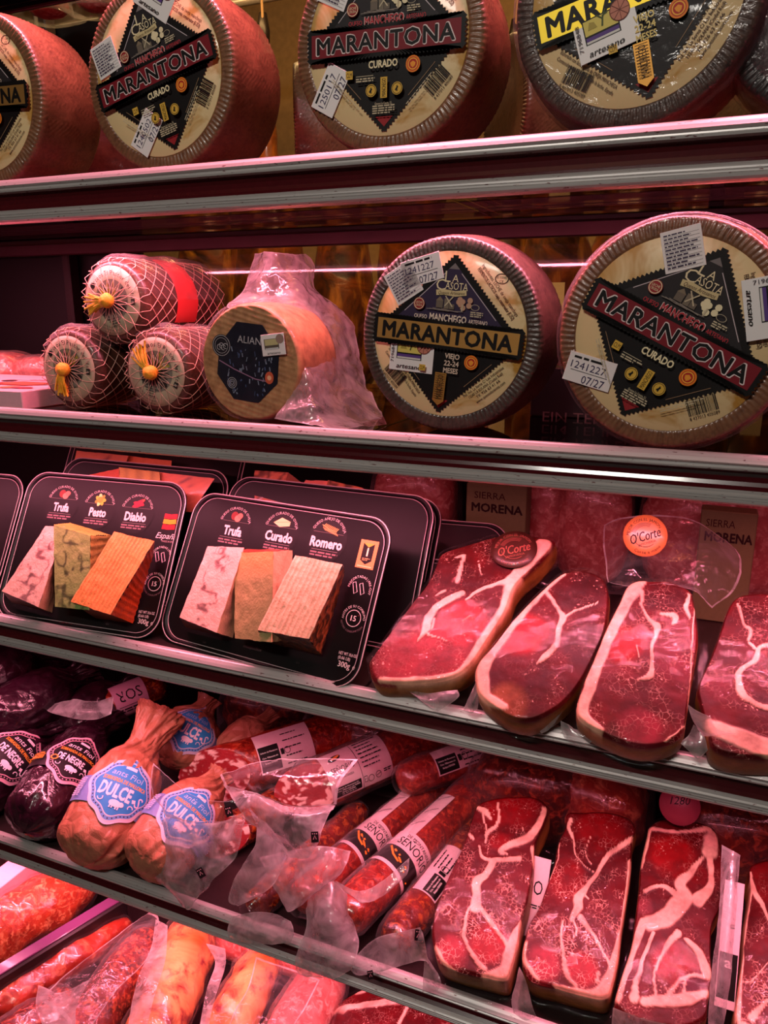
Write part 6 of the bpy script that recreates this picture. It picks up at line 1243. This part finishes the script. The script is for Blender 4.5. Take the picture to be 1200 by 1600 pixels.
# ================================================================ bottom deck under the lowest shelf
Z5 = 0.3602
def deck_pack(label, px, py, sx, sy, sz, yaw, mat, seed, fm=None, name='meat_pack', cat='meat pack', group='sealed meat packs on the bottom deck', skirt=.03):
    c = atZ(px, py, Z5 + sz * 1.2); return pack(name, label, 600, 800, 1.0, Z5, sx, sy, sz, yaw, mat, group, seed, fm, cat, skirt) if False else _dp(label, c, sx, sy, sz, yaw, mat, seed, fm, name, cat, group, skirt)
def _dp(label, c, sx, sy, sz, yaw, mat, seed, fm, name, cat, group, skirt):
    v = np.array(c) - CAM; px = CX + F_PX * (v @ RGT) / (v @ FWD); py = CY - F_PX * (v @ UPV) / (v @ FWD)
    return pack(name, label, px, py, c[1], Z5, sx, sy, sz, yaw, mat, group, seed, fm, cat, skirt)
M_CRUST = mat_cured('peppered_red_crust', S(150, 40, 24), S(206, 84, 44), S(232, 150, 100), 26, .4)
M_AMBER = mat_cured('amber_fat_and_muscle', S(214, 104, 40), S(250, 206, 130), S(126, 18, 34), 7); M_DARKGLOSS = mat_cured('dark_glossy_meat', S(58, 8, 8), S(130, 30, 22), S(196, 96, 60), 34, .25)
def deck_roll(label, a, b, R, mat, seed, fm=None, lump=.010, squash=1.0, cat='meat pack'):
    A = atZ(a[0], a[1], Z5 + R * squash); B = atZ(b[0], b[1], Z5 + R * squash); n = unit(B - A); u = unit(np.cross((0, 0, 1), n)) * -1; u = -u; w = np.array([0, 0, 1.0]); L = np.linalg.norm(B - A)
    o = thing('meat_pack', label, cat, (A + B) / 2 * (1, 1, 0) + np.array([0, 0, Z5]), 'sealed meat packs on the bottom deck'); fr = Frame(A, u, w * squash, n)
    t = np.linspace(0, 1, 40); pr = np.stack([R * np.sqrt(np.clip(1 - np.abs(2 * t - 1) ** 5, 0, 1)) + .0004, -R * .8 + (L + 1.6 * R) * t], 1)
    V, F = lathe(fr, pr, 64, lump, seed, 20); V[:, 2] = np.maximum(V[:, 2], Z5 + .001); mesh('meat', V, F, mat, o)
    pr2 = pr * (1.0, 1.0); pr2[:, 0] = pr2[:, 0] * 1.05 + .002; V, F = lathe(fr, pr2, 90, lump * 1.15, seed, 20)
    cr = 1 - 2 * np.abs(noise(V, 42, seed + 2, 3)); V = V + unit_rows(V - (A + n * ((V - A) @ n)[:, None])) * (.003 * cr)[:, None]; V[:, 2] = np.maximum(V[:, 2], Z5 + .0006); mesh('film', V, F, fm or M_CLEAR, o)
    return o
def unit_rows(v): return v / (np.linalg.norm(v, axis=1, keepdims=True) + 1e-9)
d1 = deck_roll('long red crusted meat loaf at the left frame edge of the bottom deck', (-40, 1478), (120, 1382), .050, M_CRUST, 1)
d2 = deck_roll('thin red cured loin in film just below the black tray wall, bottom deck', (-30, 1590), (190, 1452), .026, M_CURED, 2)
d3 = deck_roll('dark glossy meat in crinkled shrink film, left of the amber ham on the bottom deck', (118, 1625), (232, 1482), .040, M_DARKGLOSS, 3, None, .008)
d4 = deck_roll('fatty amber ham in shrink film, brightly lit on the bottom deck', (236, 1625), (300, 1468), .045, M_AMBER, 4, None, .010)
d5 = deck_roll('orange brown ham in shrink film right of the amber ham on the bottom deck', (346, 1640), (405, 1510), .038, M_AMBER, 5, None, .010)
d6 = deck_roll('pale pink sliced meat in milky film on the bottom deck', (440, 1650), (505, 1535), .042, M_PALE, 6, M_FILM, .008, .8)
d7 = deck_roll('red meat in shrink film at the lower left picture corner', (0, 1650), (90, 1580), .036, M_DARKGLOSS, 7)
d8 = deck_roll('pale ham piece at the back of the bottom deck, under the lowest shelf rail', (350, 1452), (470, 1490), .040, M_PALE, 8)
sl = lambda x, y: (x, y)
slab('flat red ham slice edged with white fat on the bottom deck, under the rail', sl, [(520, 1575), (560, 1548), (620, 1532), (690, 1545), (720, 1580), (740, 1640), (700, 1690), (600, 1690), (540, 1650), (515, 1610)],
     [([(520, 1580), (570, 1572), (640, 1565), (715, 1575)], [10, 12, 14, 10]), ([(560, 1550), (620, 1534), (690, 1548)], 10), ([(600, 1690), (560, 1620)], 12), ([(640, 1570), (620, 1620), (640, 1680)], 6)], .03, 14, -12, Z5, .5, seed=11, N=140, K=40, group='sealed meat packs on the bottom deck', cat='ham slice')
o = thing('black_tray', 'black plastic tray wall between the red loaf and the thin loin on the bottom deck', 'tray', atZ(80, 1470, Z5))
A = atZ(-60, 1560, Z5 + .075); B = atZ(196, 1402, Z5 + .075); d = unit((B - A) * (1, 1, 0)); nrm = np.array([-d[1], d[0], 0]); L_ = np.linalg.norm((B - A)[:2]); R3 = np.stack([d, nrm, (0, 0, 1)], 1); mid = (A + B) / 2
V, F = bevbox((0, 0, 0), (L_, .012, .074), .003, R3); mesh('tray_wall', V + (mid[0], mid[1], Z5 + .0375), F, M_BLKC, o, False)
V, F = bevbox((0, 0, 0), (L_, .022, .004), .001, R3); mesh('tray_flange', V + (mid[0], mid[1], Z5 + .0765) + nrm * .008, F, plain('purple_film_edge', S(112, 62, 104), .25, coat=.4), o, False)
def dflap(o, rows, seed, m=None): 
    Gm = [[atZ(x, y, Z5 + h) for x, y, h in r] for r in rows]; V, F = loft(Gm, 50, 44, .003, 45, seed); return mesh('bag_end', V, F, [m or M_FILM2, M_WELD], o, fmat=border(50, 44))
dflap(d2, [[(232, 1424, .09), (190, 1456, .10), (130, 1500, .105), (60, 1560, .11)], [(246, 1430, .10), (214, 1478, .11), (160, 1520, .115), (100, 1590, .12)], [(250, 1446, .10), (228, 1500, .11), (180, 1550, .115), (126, 1630, .12)]], 1, M_FILM)
dflap(d3, [[(60, 1540, .11), (56, 1570, .12), (66, 1600, .12), (80, 1640, .12)], [(96, 1550, .115), (90, 1580, .12), (96, 1610, .12), (108, 1640, .12)], [(140, 1530, .115), (120, 1570, .12), (118, 1600, .125), (124, 1640, .125)]], 5)
dflap(d4, [[(243, 1436, .11), (236, 1480, .115), (212, 1540, .12), (194, 1640, .125)], [(256, 1442, .115), (250, 1490, .12), (228, 1545, .125), (212, 1640, .13)], [(262, 1446, .115), (258, 1500, .12), (240, 1560, .125), (222, 1640, .13)]], 2)
dflap(d5, [[(322, 1474, .10), (336, 1504, .11), (322, 1550, .115), (306, 1640, .12)], [(352, 1482, .105), (352, 1510, .112), (336, 1560, .118), (318, 1640, .122)]], 3)
dflap(d6, [[(400, 1495, .095), (388, 1540, .105), (362, 1590, .11), (350, 1640, .115)], [(450, 1512, .10), (430, 1550, .11), (410, 1600, .115), (392, 1640, .12)], [(500, 1530, .095), (480, 1570, .105), (455, 1610, .112), (440, 1650, .115)]], 4, M_FILM)
o = carton('pink_paper_sheet', 'pink paper carton under the shelf rail at the left frame edge, bottom deck', (float(atZ(-40, 1385, Z5 + .12)[0]), float(atZ(0, 1400, Z5 + .12)[1]), Z5), (float(atZ(22, 1370, Z5 + .12)[0]), float(atZ(0, 1400, Z5 + .12)[1]) + .12, Z5 + .12), M_PINKC)

# ================================================================ goods on the shelf above the frame (seen through its glass)
def tin(px, py, r, label, c1, seed):
    c = atZ(px, py, zs0); o = thing('round_tin', label, 'tin', (c[0], c[1], zs0 - .002)); fr = Frame((c[0], c[1], zs0 - .0015), (1, 0, 0), (0, 1, 0), (0, 0, 1))
    V, F = lathe(fr, [(.0005, .002), (r * .70, .002), (r * .74, 0), (r * .80, .002), (r * .90, 0), (r * .97, 0), (r, .004), (r, .05), (r * .97, .053), (.0005, .053)], 48); mesh('tin_body', V, F, c1, o); return o
tin(14, -6, .055, 'grey round tin standing on the glass above, seen from below at top left', plain('grey_tin', S(130, 122, 112), .35, .5), 1)
for i, (px, py, lab) in enumerate(((75, 8, 'small salami in film on the glass above, near the round tin'), (150, -2, 'small salami in film on the glass above, top left'))):
    c = atZ(px, py, zs0 + .02); pack('meat_pack', lab, px, py, float(c[1]), zs0 - .0015, .035, .03, .02, 20 * i, M_PALE, 'salamis on the glass above', 60 + i)
